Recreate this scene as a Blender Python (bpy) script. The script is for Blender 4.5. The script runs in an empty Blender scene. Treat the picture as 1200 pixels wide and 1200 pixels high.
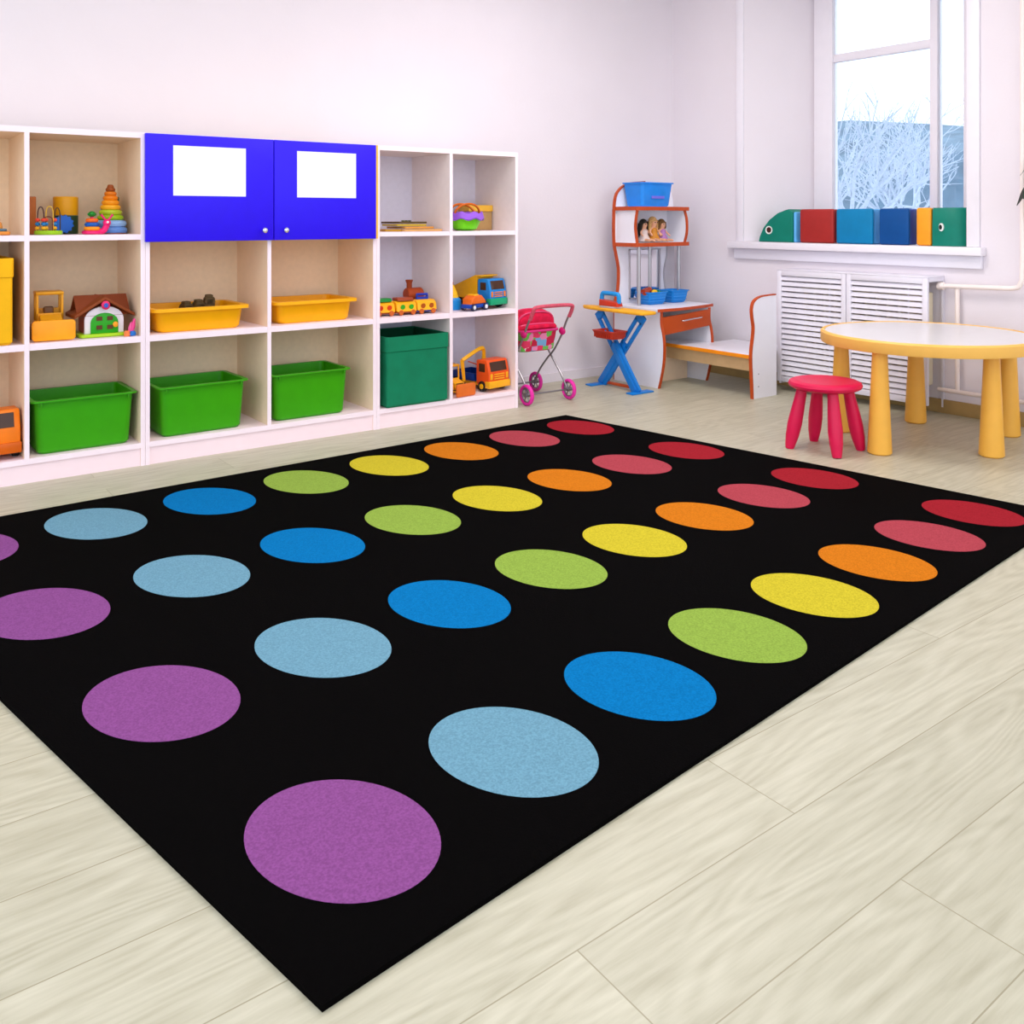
import bpy, bmesh, math, random
from mathutils import Vector, Matrix
random.seed(7)
PI = math.pi
SC = bpy.context.scene
COL = SC.collection

# ------------------------------------------------------------------ materials
def lin(c):
    return tuple(((v/255)/12.92 if v/255 <= .04045 else ((v/255+.055)/1.055)**2.4) for v in c)

def mat(name, rgb, rough=.5, metal=0., var=.05, scale=20, bump=0., bscale=200, spec=.3, coat=0.):
    m = bpy.data.materials.new(name); m.use_nodes = True
    nt = m.node_tree; b = nt.nodes['Principled BSDF']
    b.inputs['Roughness'].default_value = rough; b.inputs['Metallic'].default_value = metal
    b.inputs['Specular IOR Level'].default_value = spec
    b.inputs['Coat Weight'].default_value = coat
    tc = nt.nodes.new('ShaderNodeTexCoord')
    nz = nt.nodes.new('ShaderNodeTexNoise'); nz.inputs['Scale'].default_value = scale
    nt.links.new(tc.outputs['Object'], nz.inputs['Vector'])
    r = nt.nodes.new('ShaderNodeValToRGB')
    c = lin(rgb)
    r.color_ramp.elements[0].position = .3; r.color_ramp.elements[1].position = .7
    r.color_ramp.elements[0].color = tuple(v*(1-var) for v in c)+(1,)
    r.color_ramp.elements[1].color = tuple(min(1, v*(1+var)) for v in c)+(1,)
    nt.links.new(nz.outputs['Fac'], r.inputs['Fac']); nt.links.new(r.outputs['Color'], b.inputs['Base Color'])
    if bump:
        n2 = nt.nodes.new('ShaderNodeTexNoise'); n2.inputs['Scale'].default_value = bscale
        nt.links.new(tc.outputs['Object'], n2.inputs['Vector'])
        bp = nt.nodes.new('ShaderNodeBump'); bp.inputs['Strength'].default_value = bump; bp.inputs['Distance'].default_value = .002
        nt.links.new(n2.outputs['Fac'], bp.inputs['Height']); nt.links.new(bp.outputs['Normal'], b.inputs['Normal'])
    return m

_pl = {}
def pl(r, g, b, rough=.35, **k):
    key = (r, g, b, rough)
    if key not in _pl:
        _pl[key] = mat('plastic_%d_%d_%d' % (r, g, b), (r, g, b), rough, **k)
    return _pl[key]

M = {}
M['wall'] = mat('wall_paint', (231, 223, 229), .8, var=.012, scale=3, bump=.25, bscale=60)
M['ceil'] = mat('ceiling_paint', (245, 242, 242), .9, var=.01)
M['trimw'] = mat('white_trim_paint', (238, 233, 240), .4, var=.01)
M['grille'] = mat('white_grille_paint', (230, 226, 236), .45, var=.01)
M['tanbase'] = mat('tan_baseboard', (176, 146, 92), .6, var=.1, scale=12)
M['edge'] = mat('white_laminate_edge', (250, 232, 240), .4, var=.01)
M['plinth'] = mat('pink_white_laminate', (250, 226, 232), .4, var=.01)
M['side'] = mat('cream_tinted_laminate', (250, 222, 190), .45, var=.02, scale=30)  # white boards, with the warm tint of the lighting put into the colour
M['backb'] = mat('beige_tinted_backboard', (248, 222, 188), .55, var=.03, scale=40)  # white backs coloured with the warm, shadowy tint of the lighting
M['backc'] = mat('lavender_tinted_backboard', (240, 236, 252), .55, var=.02, scale=40)  # white back coloured with the cooler tint the lighting gives it
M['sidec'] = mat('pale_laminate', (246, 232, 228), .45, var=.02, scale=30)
M['bluedoor'] = mat('blue_lacquer', (40, 0, 236), .45, var=.02)
M['yedge'] = mat('yellow_edging', (250, 190, 40), .4)
M['paper'] = mat('paper', (245, 242, 255), .7, var=.01)
M['chrome'] = mat('chrome', (205, 205, 210), .18, 1., var=.02)
M['steel'] = mat('satin_steel', (150, 148, 152), .35, .9, var=.03)
M['polem'] = mat('brushed_chrome', (176, 174, 178), .3, .7, var=.02)
M['gbin'] = mat('green_bin_plastic', (56, 158, 4), .35, var=.03)
M['ytray'] = mat('yellow_tray_plastic', (250, 178, 0), .4, var=.03)
M['gfab'] = mat('green_box_fabric', (0, 122, 84), .8, var=.08, scale=14, bump=.3, bscale=500)
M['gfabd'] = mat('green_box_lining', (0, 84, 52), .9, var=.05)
M['yfab'] = mat('yellow_box_fabric', (246, 182, 0), .7, var=.05, scale=14, bump=.3, bscale=500)
M['white'] = mat('white_laminate', (240, 238, 246), .35, var=.01)
M['brown'] = mat('cherry_edging', (190, 74, 24), .4, var=.06)
M['drawer'] = mat('cherry_drawer_front', (186, 72, 12), .4, var=.06, scale=8)
M['orange'] = mat('orange_edging', (248, 146, 20), .4)
M['tan'] = mat('tan_board', (214, 176, 128), .6, var=.05)
M['mirror'] = mat('mirror_glass', (235, 235, 240), .05, 1., var=.0)
M['greyp'] = mat('grey_panel', (190, 184, 190), .5, var=.03)
M['tabley'] = mat('yellow_table_plastic', (246, 190, 94), .4, var=.02)
M['tablel'] = mat('yellow_leg_plastic', (240, 178, 72), .35, var=.02)
M['tablew'] = mat('white_table_laminate', (222, 219, 220), .25, var=.01)
M['stool'] = mat('pink_red_plastic', (214, 8, 72), .42, var=.03, spec=.35)
M['pinkw'] = mat('pink_rubber', (228, 44, 160), .5)
M['red'] = mat('crimson_fabric', (212, 12, 64), .8, var=.2, scale=25, bump=.3, bscale=150)
M['grip'] = mat('pink_foam_grip', (206, 84, 104), .8, var=.15, scale=60, bump=.4, bscale=150)
M['blueb'] = mat('blue_board', (16, 124, 212), .4, var=.04)
M['yboard'] = mat('yellow_padded_cover', (248, 178, 36), .6, var=.06)
M['foamg'] = mat('green_vinyl', (0, 122, 102), .45, var=.05, spec=.25)
M['foamr'] = mat('brick_red_vinyl', (164, 38, 34), .45, var=.05)
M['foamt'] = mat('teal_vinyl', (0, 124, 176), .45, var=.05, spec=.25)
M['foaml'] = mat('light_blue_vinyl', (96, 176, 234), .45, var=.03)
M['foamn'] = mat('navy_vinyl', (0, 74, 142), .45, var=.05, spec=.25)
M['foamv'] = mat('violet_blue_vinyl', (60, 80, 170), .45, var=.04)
M['foamo'] = mat('orange_vinyl', (246, 160, 34), .45, var=.04)
M['pipe'] = mat('cream_pipe_paint', (246, 232, 226), .35, var=.01)
M['rad'] = mat('cream_radiator_paint', (228, 214, 184), .4, var=.03)
M['leaf'] = mat('dark_leaf', (24, 52, 30), .35, var=.3, scale=30)
M['pot'] = mat('terracotta_pot', (226, 178, 160), .7, var=.06)
M['black'] = mat('black_rubber', (26, 24, 24), .6)
M['skin'] = mat('doll_vinyl', (228, 170, 136), .5)
M['bark'] = mat('frosted_bark', (176, 188, 204), .8, var=.1, scale=30)
M['snow'] = mat('snow', (244, 248, 255), .9, var=.02, scale=2)

def glass_mat():
    m = bpy.data.materials.new('window_glass'); m.use_nodes = True
    nt = m.node_tree; nt.nodes.clear()
    o = nt.nodes.new('ShaderNodeOutputMaterial'); mx = nt.nodes.new('ShaderNodeMixShader')
    t = nt.nodes.new('ShaderNodeBsdfTransparent'); g = nt.nodes.new('ShaderNodeBsdfGlossy'); g.inputs['Roughness'].default_value = .02
    f = nt.nodes.new('ShaderNodeFresnel'); f.inputs['IOR'].default_value = 1.45
    t.inputs['Color'].default_value = (.93, .96, .98, 1)
    nt.links.new(f.outputs[0], mx.inputs[0]); nt.links.new(t.outputs[0], mx.inputs[1]); nt.links.new(g.outputs[0], mx.inputs[2])
    nt.links.new(mx.outputs[0], o.inputs[0]); return m
M['glass'] = glass_mat()

def floor_mat():
    m = bpy.data.materials.new('pale_oak_planks'); m.use_nodes = True
    nt = m.node_tree; L = nt.links; N = nt.nodes; b = N['Principled BSDF']
    b.inputs['Roughness'].default_value = .42
    tc = N.new('ShaderNodeTexCoord')
    br = N.new('ShaderNodeTexBrick'); L.new(tc.outputs['Object'], br.inputs['Vector'])
    br.offset = .37; br.offset_frequency = 2; br.squash = 1
    br.inputs['Scale'].default_value = 1; br.inputs['Brick Width'].default_value = 1.3; br.inputs['Row Height'].default_value = .19
    br.inputs['Mortar Size'].default_value = .0012; br.inputs['Mortar Smooth'].default_value = .3; br.inputs['Bias'].default_value = 0
    br.inputs['Color1'].default_value = (0, 0, 0, 1); br.inputs['Color2'].default_value = (1, 1, 1, 1); br.inputs['Mortar'].default_value = (.5, .5, .5, 1)
    # offset the grain per plank
    vm = N.new('ShaderNodeVectorMath'); vm.operation = 'MULTIPLY_ADD'
    L.new(br.outputs['Color'], vm.inputs[0]); vm.inputs[1].default_value = (7, 13, 3); L.new(tc.outputs['Object'], vm.inputs[2])
    mp = N.new('ShaderNodeMapping'); mp.inputs['Scale'].default_value = (1.6, 18, 1); L.new(vm.outputs[0], mp.inputs['Vector'])
    n1 = N.new('ShaderNodeTexNoise'); n1.inputs['Scale'].default_value = 3.4; n1.inputs['Detail'].default_value = 8; n1.inputs['Roughness'].default_value = .62; n1.inputs['Distortion'].default_value = .25
    L.new(mp.outputs[0], n1.inputs['Vector'])
    mp2 = N.new('ShaderNodeMapping'); mp2.inputs['Scale'].default_value = (.9, 5.5, 1); L.new(vm.outputs[0], mp2.inputs['Vector'])
    wv = N.new('ShaderNodeTexNoise'); wv.inputs['Scale'].default_value = 1.3; wv.inputs['Detail'].default_value = 1; L.new(mp2.outputs[0], wv.inputs['Vector'])
    mm = N.new('ShaderNodeMath'); mm.operation = 'MULTIPLY'; mm.inputs[1].default_value = 110; L.new(wv.outputs['Fac'], mm.inputs[0])
    sn = N.new('ShaderNodeMath'); sn.operation = 'SINE'; L.new(mm.outputs[0], sn.inputs[0])
    ad = N.new('ShaderNodeMath'); ad.operation = 'MULTIPLY_ADD'; ad.inputs[1].default_value = .085; L.new(sn.outputs[0], ad.inputs[0]); L.new(n1.outputs['Fac'], ad.inputs[2])
    r = N.new('ShaderNodeValToRGB'); L.new(ad.outputs[0], r.inputs['Fac'])
    e = r.color_ramp.elements
    e[0].position = .22; e[0].color = lin((172, 166, 142))+(1,)
    e[1].position = .74; e[1].color = lin((199, 194, 172))+(1,)
    x = r.color_ramp.elements.new(.48); x.color = lin((187, 182, 159))+(1,)
    hs = N.new('ShaderNodeMixRGB'); hs.blend_type = 'MULTIPLY'; hs.inputs['Fac'].default_value = 1
    r2 = N.new('ShaderNodeValToRGB'); L.new(br.outputs['Color'], r2.inputs['Fac'])
    r2.color_ramp.elements[0].color = (.92, .92, .91, 1); r2.color_ramp.elements[1].color = (1, 1, 1, 1)
    L.new(r.outputs['Color'], hs.inputs[1]); L.new(r2.outputs['Color'], hs.inputs[2])
    mo = N.new('ShaderNodeMixRGB'); mo.blend_type = 'MIX'; L.new(br.outputs['Fac'], mo.inputs['Fac'])
    L.new(hs.outputs[0], mo.inputs[1]); mo.inputs[2].default_value = lin((150, 142, 116))+(1,)
    L.new(mo.outputs[0], b.inputs['Base Color'])
    bp = N.new('ShaderNodeBump'); bp.inputs['Strength'].default_value = .15; bp.inputs['Distance'].default_value = .001
    L.new(n1.outputs['Fac'], bp.inputs['Height']); L.new(bp.outputs[0], b.inputs['Normal'])
    return m
M['floor'] = floor_mat()

def patch_mat():
    m = bpy.data.materials.new('patchwork_print'); m.use_nodes = True
    nt = m.node_tree; L = nt.links; N = nt.nodes; b = N['Principled BSDF']; b.inputs['Roughness'].default_value = .8
    tc = N.new('ShaderNodeTexCoord'); v = N.new('ShaderNodeTexVoronoi'); v.distance = 'CHEBYCHEV'; v.inputs['Scale'].default_value = 26; v.inputs['Randomness'].default_value = .7
    L.new(tc.outputs['Object'], v.inputs['Vector'])
    sp = N.new('ShaderNodeSeparateColor'); L.new(v.outputs['Color'], sp.inputs[0])
    r = N.new('ShaderNodeValToRGB'); r.color_ramp.interpolation = 'CONSTANT'; L.new(sp.outputs[0], r.inputs['Fac'])
    cols = [(200, 20, 70), (236, 130, 176), (110, 190, 80), (214, 24, 66), (240, 214, 220), (120, 170, 214), (226, 50, 96), (120, 180, 90), (196, 10, 60)]
    r.color_ramp.elements[0].color = lin(cols[0])+(1,); r.color_ramp.elements[1].position = .1; r.color_ramp.elements[1].color = lin(cols[1])+(1,)
    for i, c in enumerate(cols[2:]):
        e = r.color_ramp.elements.new(.22+i*.11); e.color = lin(c)+(1,)
    L.new(r.outputs[0], b.inputs['Base Color']); return m
M['patch'] = patch_mat()

# ------------------------------------------------------------------ mesh helpers
def rrect(x0, x1, y0, y1, r, n=5):
    pts = []
    for cx, cy, a0 in ((x1-r, y1-r, 0), (x0+r, y1-r, PI/2), (x0+r, y0+r, PI), (x1-r, y0+r, 1.5*PI)):
        for k in range(n+1):
            a = a0+PI/2*k/n; pts.append((cx+r*math.cos(a), cy+r*math.sin(a)))
    return pts

class G:
    def __init__(s): s.bm = bmesh.new()
    def box(s, x0, x1, y0, y1, z0, z1, bev=0., seg=2, rot=None, at=None):
        t = bmesh.new(); bmesh.ops.create_cube(t, size=1)
        for v in t.verts: v.co = ((x0+x1)/2+v.co.x*(x1-x0), (y0+y1)/2+v.co.y*(y1-y0), (z0+z1)/2+v.co.z*(z1-z0))
        if bev: bmesh.ops.bevel(t, geom=t.edges[:], offset=bev, segments=seg, profile=.5, affect='EDGES')
        if rot: t.transform(Matrix.Rotation(rot[0], 4, rot[1]))
        if at: t.transform(Matrix.Translation(at))
        s.merge(t); return s
    def merge(s, t):
        me = bpy.data.meshes.new('t'); t.to_mesh(me); s.bm.from_mesh(me); bpy.data.meshes.remove(me); t.free()
    def rings(s, rs, cap0=True, cap1=True, closed=False):
        vs = [[s.bm.verts.new(p) for p in r] for r in rs]; n = len(rs[0])
        rng = range(len(vs)) if closed else range(len(vs)-1)
        for i in rng:
            a, b = vs[i], vs[(i+1) % len(vs)]
            for k in range(n): s.bm.faces.new((a[k], a[(k+1) % n], b[(k+1) % n], b[k]))
        if not closed:
            if cap0: s.bm.faces.new(vs[0][::-1])
            if cap1: s.bm.faces.new(vs[-1])
        return s
    def lathe(s, prof, c=(0, 0, 0), n=24, axis='Z', rot=None, sx=1, sy=1):
        rs = []
        for r, z in prof:
            ring = []
            for k in range(n):
                a = 2*PI*k/n; x, y = max(r, 1e-5)*math.cos(a)*sx, max(r, 1e-5)*math.sin(a)*sy
                p = Vector((x, y, z))
                if axis == 'X': p = Vector((z, x, y))
                if axis == 'Y': p = Vector((y, z, x))
                if rot: p = rot @ p
                ring.append(p+Vector(c))
            rs.append(ring)
        return s.rings(rs)
    def cyl(s, p0, p1, r0, r1=None, n=16):
        r1 = r0 if r1 is None else r1
        p0, p1 = Vector(p0), Vector(p1); q = (p1-p0).to_track_quat('Z', 'Y')
        rs = [[p+q @ Vector((r*math.cos(2*PI*k/n), r*math.sin(2*PI*k/n), 0)) for k in range(n)] for p, r in ((p0, r0), (p1, r1))]
        return s.rings(rs)
    def tube(s, pts, r, n=10, closed=False):
        pts = [Vector(p) for p in pts]; N = len(pts); rs = []; up = None
        for i, p in enumerate(pts):
            if closed: d = pts[(i+1) % N]-pts[i-1]
            else: d = (pts[min(i+1, N-1)]-pts[max(i-1, 0)])
            d.normalize()
            if up is None:
                up = Vector((0, 0, 1)) if abs(d.z) < .9 else Vector((1, 0, 0))
            x = up.cross(d).normalized(); up = d.cross(x).normalized()
            rr = r[i] if isinstance(r, (list, tuple)) else r
            rs.append([p+(x*math.cos(2*PI*k/n)+up*math.sin(2*PI*k/n))*rr for k in range(n)])
        return s.rings(rs, closed=closed)
    def torus(s, c, R, r, axis='Z', n=28, m=10, flat=1.):
        prof = [(R+r*math.cos(2*PI*k/m), r*flat*math.sin(2*PI*k/m)) for k in range(m)]
        rs = []
        for k in range(n):
            a = 2*PI*k/n; ring = []
            for (q, h) in prof:
                x, y = q*math.cos(a), q*math.sin(a)
                p = {'Z': (x, y, h), 'X': (h, x, y), 'Y': (x, h, y)}[axis]
                ring.append(Vector(p)+Vector(c))
            rs.append(ring)
        return s.rings(rs, closed=True)
    def sph(s, c, r, n=16, m=10):
        rx, ry, rz = r if isinstance(r, (tuple, list)) else (r, r, r)
        rs = []
        for j in range(m+1):
            t = -PI/2+PI*j/m; q = max(math.cos(t), 1e-4)
            rs.append([(c[0]+rx*q*math.cos(2*PI*k/n), c[1]+ry*q*math.sin(2*PI*k/n), c[2]+rz*math.sin(t)) for k in range(n)])
        return s.rings(rs)
    def prism(s, poly, plane, a0, a1, bev=0):
        # poly in (u,v); plane 'XZ' extrudes along Y, 'YZ' along X, 'XY' along Z
        f = {'XZ': lambda u, v, w: (u, w, v), 'YZ': lambda u, v, w: (w, u, v), 'XY': lambda u, v, w: (u, v, w)}[plane]
        t = bmesh.new()
        A = [t.verts.new(f(u, v, a0)) for u, v in poly]; B = [t.verts.new(f(u, v, a1)) for u, v in poly]
        n = len(poly)
        for k in range(n): t.faces.new((A[k], A[(k+1) % n], B[(k+1) % n], B[k]))
        t.faces.new(A[::-1]); t.faces.new(B)
        if bev:
            bmesh.ops.recalc_face_normals(t, faces=t.faces[:])
            eds = [e for e in t.edges if all(v in A for v in e.verts) or all(v in B for v in e.verts)]
            bmesh.ops.bevel(t, geom=eds, offset=bev, segments=3, profile=.5, affect='EDGES')
        s.merge(t); return s
    def shell(s, x, y, h, taper, r, th=.003, rim=.0, rimh=.008, z0=0.):
        # open rounded tub: half sizes x,y at the top
        bx, by = x-taper, y-taper
        R = lambda a, b, z, rr=r: [(u, v, z) for u, v in rrect(-a, a, -b, b, min(rr, a*.9, b*.9))]
        rs = [R(bx-.008, by-.008, z0), R(bx, by, z0+.01), R(x, y, z0+h-rimh)]
        if rim: rs += [R(x+rim, y+rim, z0+h-rimh), R(x+rim, y+rim, z0+h)]
        rs += [R(x, y, z0+h), R(x-th, y-th, z0+h), R(bx-th, by-th, z0+.012), R(bx-.012, by-.012, z0+.004+th)]
        return s.rings(rs)
    def build(s, name, m, parent=None, smooth=35, mats=None):
        bm = s.bm
        bmesh.ops.recalc_face_normals(bm, faces=bm.faces[:])
        me = bpy.data.meshes.new(name); bm.to_mesh(me); bm.free()
        for f in me.polygons: f.use_smooth = True
        me.set_sharp_from_angle(angle=math.radians(smooth))
        o = bpy.data.objects.new(name, me); COL.objects.link(o)
        for mm in ([m] if not isinstance(m, list) else m): me.materials.append(mm)
        if parent: o.parent = parent
        return o

def thing(name, label, cat, loc=(0, 0, 0), rz=0., group=None):
    o = bpy.data.objects.new(name, None); COL.objects.link(o)
    o.location = loc; o.rotation_euler = (0, 0, rz); o.empty_display_size = .1
    o['label'] = label; o['category'] = cat
    if group: o['group'] = group
    return o
def tag(o, label, cat, group=None):
    o['label'] = label; o['category'] = cat
    if group: o['group'] = group
    return o
def struct(o):
    o['kind'] = 'structure'; return o
def copy_tree(o, parent=None):
    c = o.copy(); COL.objects.link(c)
    if parent: c.parent = parent
    for ch in list(o.children): copy_tree(ch, c)
    return c
def catmull(pts, n=6):
    P = [Vector(p) for p in pts]; P = [2*P[0]-P[1]]+P+[2*P[-1]-P[-2]]; out = []
    for i in range(1, len(P)-2):
        for k in range(n):
            t = k/n; a, b, c, d = P[i-1:i+3]
            out.append(.5*((2*b)+(-a+c)*t+(2*a-5*b+4*c-d)*t*t+(-a+3*b-3*c+d)*t**3))
    out.append(P[-2]); return out
def strip_poly(line, w):
    # polygon of a band of width w along a 2D line
    L = [Vector(p[:2]) for p in line]; A = []; B = []
    for i, p in enumerate(L):
        d = (L[min(i+1, len(L)-1)]-L[max(i-1, 0)]).normalized(); n = Vector((-d.y, d.x))
        A.append(p+n*w/2); B.append(p-n*w/2)
    return [tuple(v) for v in A+B[::-1]]

# ------------------------------------------------------------------ room shell
WX, BY, CZ = 4.6, 4.35, 2.75
struct(G().box(-3.5, 5.1, -3.5, 4.6, -.1, 0).build('floor', M['floor']))
struct(G().box(-1.0, 5.1, -1.0, 4.6, CZ, CZ+.1).build('ceiling', M['ceil']))
struct(G().box(-3.5, 5.1, BY, BY+.25, 0, CZ).build('wall_back', M['wall']))
# window wall with a splayed opening
OY0, OY1, IY0, IY1, SZ, TZ = 2.33, 3.736, 2.47, 3.46, .856, 2.45
w = G()
w.box(WX, 5.0, -3.5, BY, 0, SZ-.03)
w.box(WX, 5.0, -3.5, BY, TZ, CZ)
w.prism([(WX, -3.5), (5.0, -3.5), (5.0, IY0), (WX, OY0)], 'XY', SZ-.03, TZ)
w.prism([(WX, OY1), (5.0, IY1), (5.0, BY), (WX, BY)], 'XY', SZ-.03, TZ)
struct(w.build('wall_right', M['wall']))
struct(G().prism([(-3.5, BY), (WX, BY), (WX, BY-.012), (-3.5, BY-.012)], 'XY', 0, .055).build('baseboard_back', M['wall']))
struct(G().box(WX-.014, WX, -3.5, BY-.012, 0, .07, .003).build('baseboard_right', M['tanbase']))
# sill board and apron under it
struct(G().box(WX-.055, WX, 2.235, 3.83, SZ-.042, SZ, .004).prism([(WX, OY0), (4.93, IY0), (4.93, IY1), (WX, OY1)], 'XY', SZ-.03, SZ).build('trim_1', M['trimw']))
struct(G().box(WX-.022, WX, 2.25, 3.80, .748, SZ-.043, .003).build('trim_2', M['grille']))
c = G().box(WX-.012, WX, OY1, OY1+.055, SZ, TZ+.05, .003)
c.box(WX-.012, WX, OY0-.065, OY0, SZ, TZ+.05, .003); c.box(WX-.012, WX, OY0-.065, OY1+.055, TZ, TZ+.06, .003)
struct(c.build('trim_3', M['trimw']))
# window: frame, mullions, panes
W = bpy.data.objects.new('window_1', None); COL.objects.link(W); W.location = (4.93, 0, SZ); struct(W)
f = G(); H = TZ-SZ
f.box(0, .06, IY0, IY1, 0, .05, .004); f.box(0, .06, IY0, IY1, H-.06, H, .004)
for a, b in ((IY0, IY0+.05), (2.665, 2.71), (IY1-.13, IY1)): f.box(0, .06, a, b, .05, H-.06, .004)
f.box(.01, .05, 2.71, IY1-.13, 1.1, 1.15, .003)
f.build('window_frame', M['trimw'], W)
G().box(.028, .032, 2.705, IY1-.125, .045, H-.055).build('pane', M['glass'], W)
G().box(.028, .032, IY0+.045, 2.67, .045, H-.055).build('pane', M['glass'], W)
# unseen fill lamps, added under the ceiling to brighten the room
for i, (x, y, pw) in enumerate(((.2, .9, 9), (1.3, 2.3, 17), (2.9, .3, 8), (3.0, 2.7, 33))):
    t = thing('fill_lamp', 'square white fill lamp panel added unseen above the room', 'fill lamp', (x, y, CZ-.05), 0, 'added fill lamps')
    G().box(-.35, .35, -.35, .35, .0, .05, .008).build('housing', M['trimw'], t)
    ld = bpy.data.lights.new('lamp', 'AREA'); ld.shape = 'SQUARE'; ld.size = .9; ld.energy = pw; ld.color = (1, .94, .91)
    lo = bpy.data.objects.new('lamp', ld); COL.objects.link(lo); lo.parent = t; lo.location = (0, 0, -.02)

# ------------------------------------------------------------------ rug
HM = [[0.3715738656695059, -0.11941062028258455, 0.660182824367413], [0.04162381788893213, 0.5705858077605999, 1.341433833854762], [0.008042854588849048, -0.013205864818732684, 1.0]]
def rp(u, v):
    w_ = HM[2][0]*u+HM[2][1]*v+HM[2][2]
    return ((HM[0][0]*u+HM[0][1]*v+HM[0][2])/w_, (HM[1][0]*u+HM[1][1]*v+HM[1][2])/w_)
def carpet(name, rgb):
    m = bpy.data.materials.new(name); m.use_nodes = True; nt = m.node_tree; b = nt.nodes['Principled BSDF']
    b.inputs['Roughness'].default_value = .95; b.inputs['Specular IOR Level'].default_value = .02
    tc = nt.nodes.new('ShaderNodeTexCoord'); n = nt.nodes.new('ShaderNodeTexNoise'); n.inputs['Scale'].default_value = 260; n.inputs['Detail'].default_value = 3
    nt.links.new(tc.outputs['Object'], n.inputs['Vector'])
    r = nt.nodes.new('ShaderNodeValToRGB'); c_ = lin(rgb)
    r.color_ramp.elements[0].position = .35; r.color_ramp.elements[0].color = tuple(v*.84 for v in c_)+(1,)
    r.color_ramp.elements[1].position = .65; r.color_ramp.elements[1].color = tuple(min(1, v*1.14) for v in c_)+(1,)
    nt.links.new(n.outputs['Fac'], r.inputs['Fac']); nt.links.new(r.outputs[0], b.inputs['Base Color'])
    bp = nt.nodes.new('ShaderNodeBump'); bp.inputs['Strength'].default_value = .35; bp.inputs['Distance'].default_value = .002
    nt.links.new(n.outputs['Fac'], bp.inputs['Height']); nt.links.new(bp.outputs[0], b.inputs['Normal']); return m
DOTS = [('purple', (131, 73, 132)), ('pale_blue', (105, 149, 169)), ('blue', (10, 110, 171)), ('green', (136, 164, 68)),
        ('yellow', (193, 178, 47)), ('orange', (198, 114, 26)), ('rose', (166, 66, 76)), ('red', (152, 34, 44))]
rug = bmesh.new()
corners = [rp(-.578, -.437), rp(7.62, -.437+.22*.0-.0), rp(7.45, 3.405), rp(-.60, 3.43)]
corners[1] = rp(7.66, -.40)
ZT = .009
A = [rug.verts.new((x, y, .0005)) for x, y in corners]; B = [rug.verts.new((x, y, ZT)) for x, y in corners]
for k in range(4): rug.faces.new((A[k], A[(k+1) % 4], B[(k+1) % 4], B[k]))
rug.faces.new(A[::-1]); rug.faces.new(B)
R_, K_ = .3717, 1.3141
for j in range(4):
    for i in range(8):
        ring = []
        for k in range(64):
            a = 2*PI*k/64; ring.append(rp(i+R_*math.cos(a), j+R_*math.sin(a)/K_))
        lo_ = [rug.verts.new((x, y, ZT)) for x, y in ring]; hi_ = [rug.verts.new((x, y, ZT+.0006)) for x, y in ring]
        for k in range(64): rug.faces.new((lo_[k], lo_[(k+1) % 64], hi_[(k+1) % 64], hi_[k])).material_index = i+1
        rug.faces.new(hi_).material_index = i+1
bmesh.ops.recalc_face_normals(rug, faces=rug.faces[:])
me = bpy.data.meshes.new('rug'); rug.to_mesh(me); rug.free()
me.materials.append(carpet('black_carpet', (6, 5, 5)))
for n_, c_ in DOTS: me.materials.append(carpet(n_+'_carpet', c_))
o = bpy.data.objects.new('rug', me); COL.objects.link(o)
tag(o, 'large black rug with rows of coloured dots on the pale plank floor', 'rug')

# ------------------------------------------------------------------ storage units
SF, SB = 3.86, 4.24
ZS = [(.072, .093), (.50, .525), (.914, .936), (1.325, 1.348)]
def unit(name, label, x0, x1, mids, side_m, back_m, full_top=True, group='white storage units along the wall'):
    t = thing(name, label, 'shelf unit', ((x0+x1)/2, SF, 0), 0, group)
    cx = (x0+x1)/2; D = SB-SF; th = .017
    L_, R2 = x0-cx+.0006, x1-cx-.0006
    top = ZS[3][1]
    def board(nm, a, b, z0, z1, m, d0=0.):
        # a carcass board with a white edge strip on its front
        o = G().box(a, b, .0025+d0, D, z0, z1, .0006, 1).build(nm, m, t)
        G().box(a, b, d0, .0025+d0, z0, z1).build('edge_strip', M['edge'], o)
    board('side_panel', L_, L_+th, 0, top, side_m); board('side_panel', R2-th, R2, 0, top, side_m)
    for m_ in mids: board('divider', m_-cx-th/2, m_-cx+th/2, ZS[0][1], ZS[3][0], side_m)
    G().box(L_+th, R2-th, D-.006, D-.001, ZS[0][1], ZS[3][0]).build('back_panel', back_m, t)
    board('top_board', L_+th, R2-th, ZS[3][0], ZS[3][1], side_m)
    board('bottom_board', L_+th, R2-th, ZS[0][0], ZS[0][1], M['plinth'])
    xs = [L_+th]+[v for m_ in mids for v in (m_-cx-th/2, m_-cx+th/2)]+[R2-th]
    for i in range(0, len(xs), 2):
        for z0, z1 in ZS[1:3]: board('shelf_board', xs[i], xs[i+1], z0, z1, M['edge'], .002)
    G().box(L_+th, R2-th, .006, .022, .0, ZS[0][0]-.001).build('plinth', M['plinth'], t)
    return t
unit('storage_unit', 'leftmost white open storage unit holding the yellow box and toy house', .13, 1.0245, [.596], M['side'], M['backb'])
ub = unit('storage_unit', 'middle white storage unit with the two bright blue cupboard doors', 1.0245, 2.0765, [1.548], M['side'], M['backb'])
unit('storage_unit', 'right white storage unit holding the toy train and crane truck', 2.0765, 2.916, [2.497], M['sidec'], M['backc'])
cx = (1.0245+2.0765)/2
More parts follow.
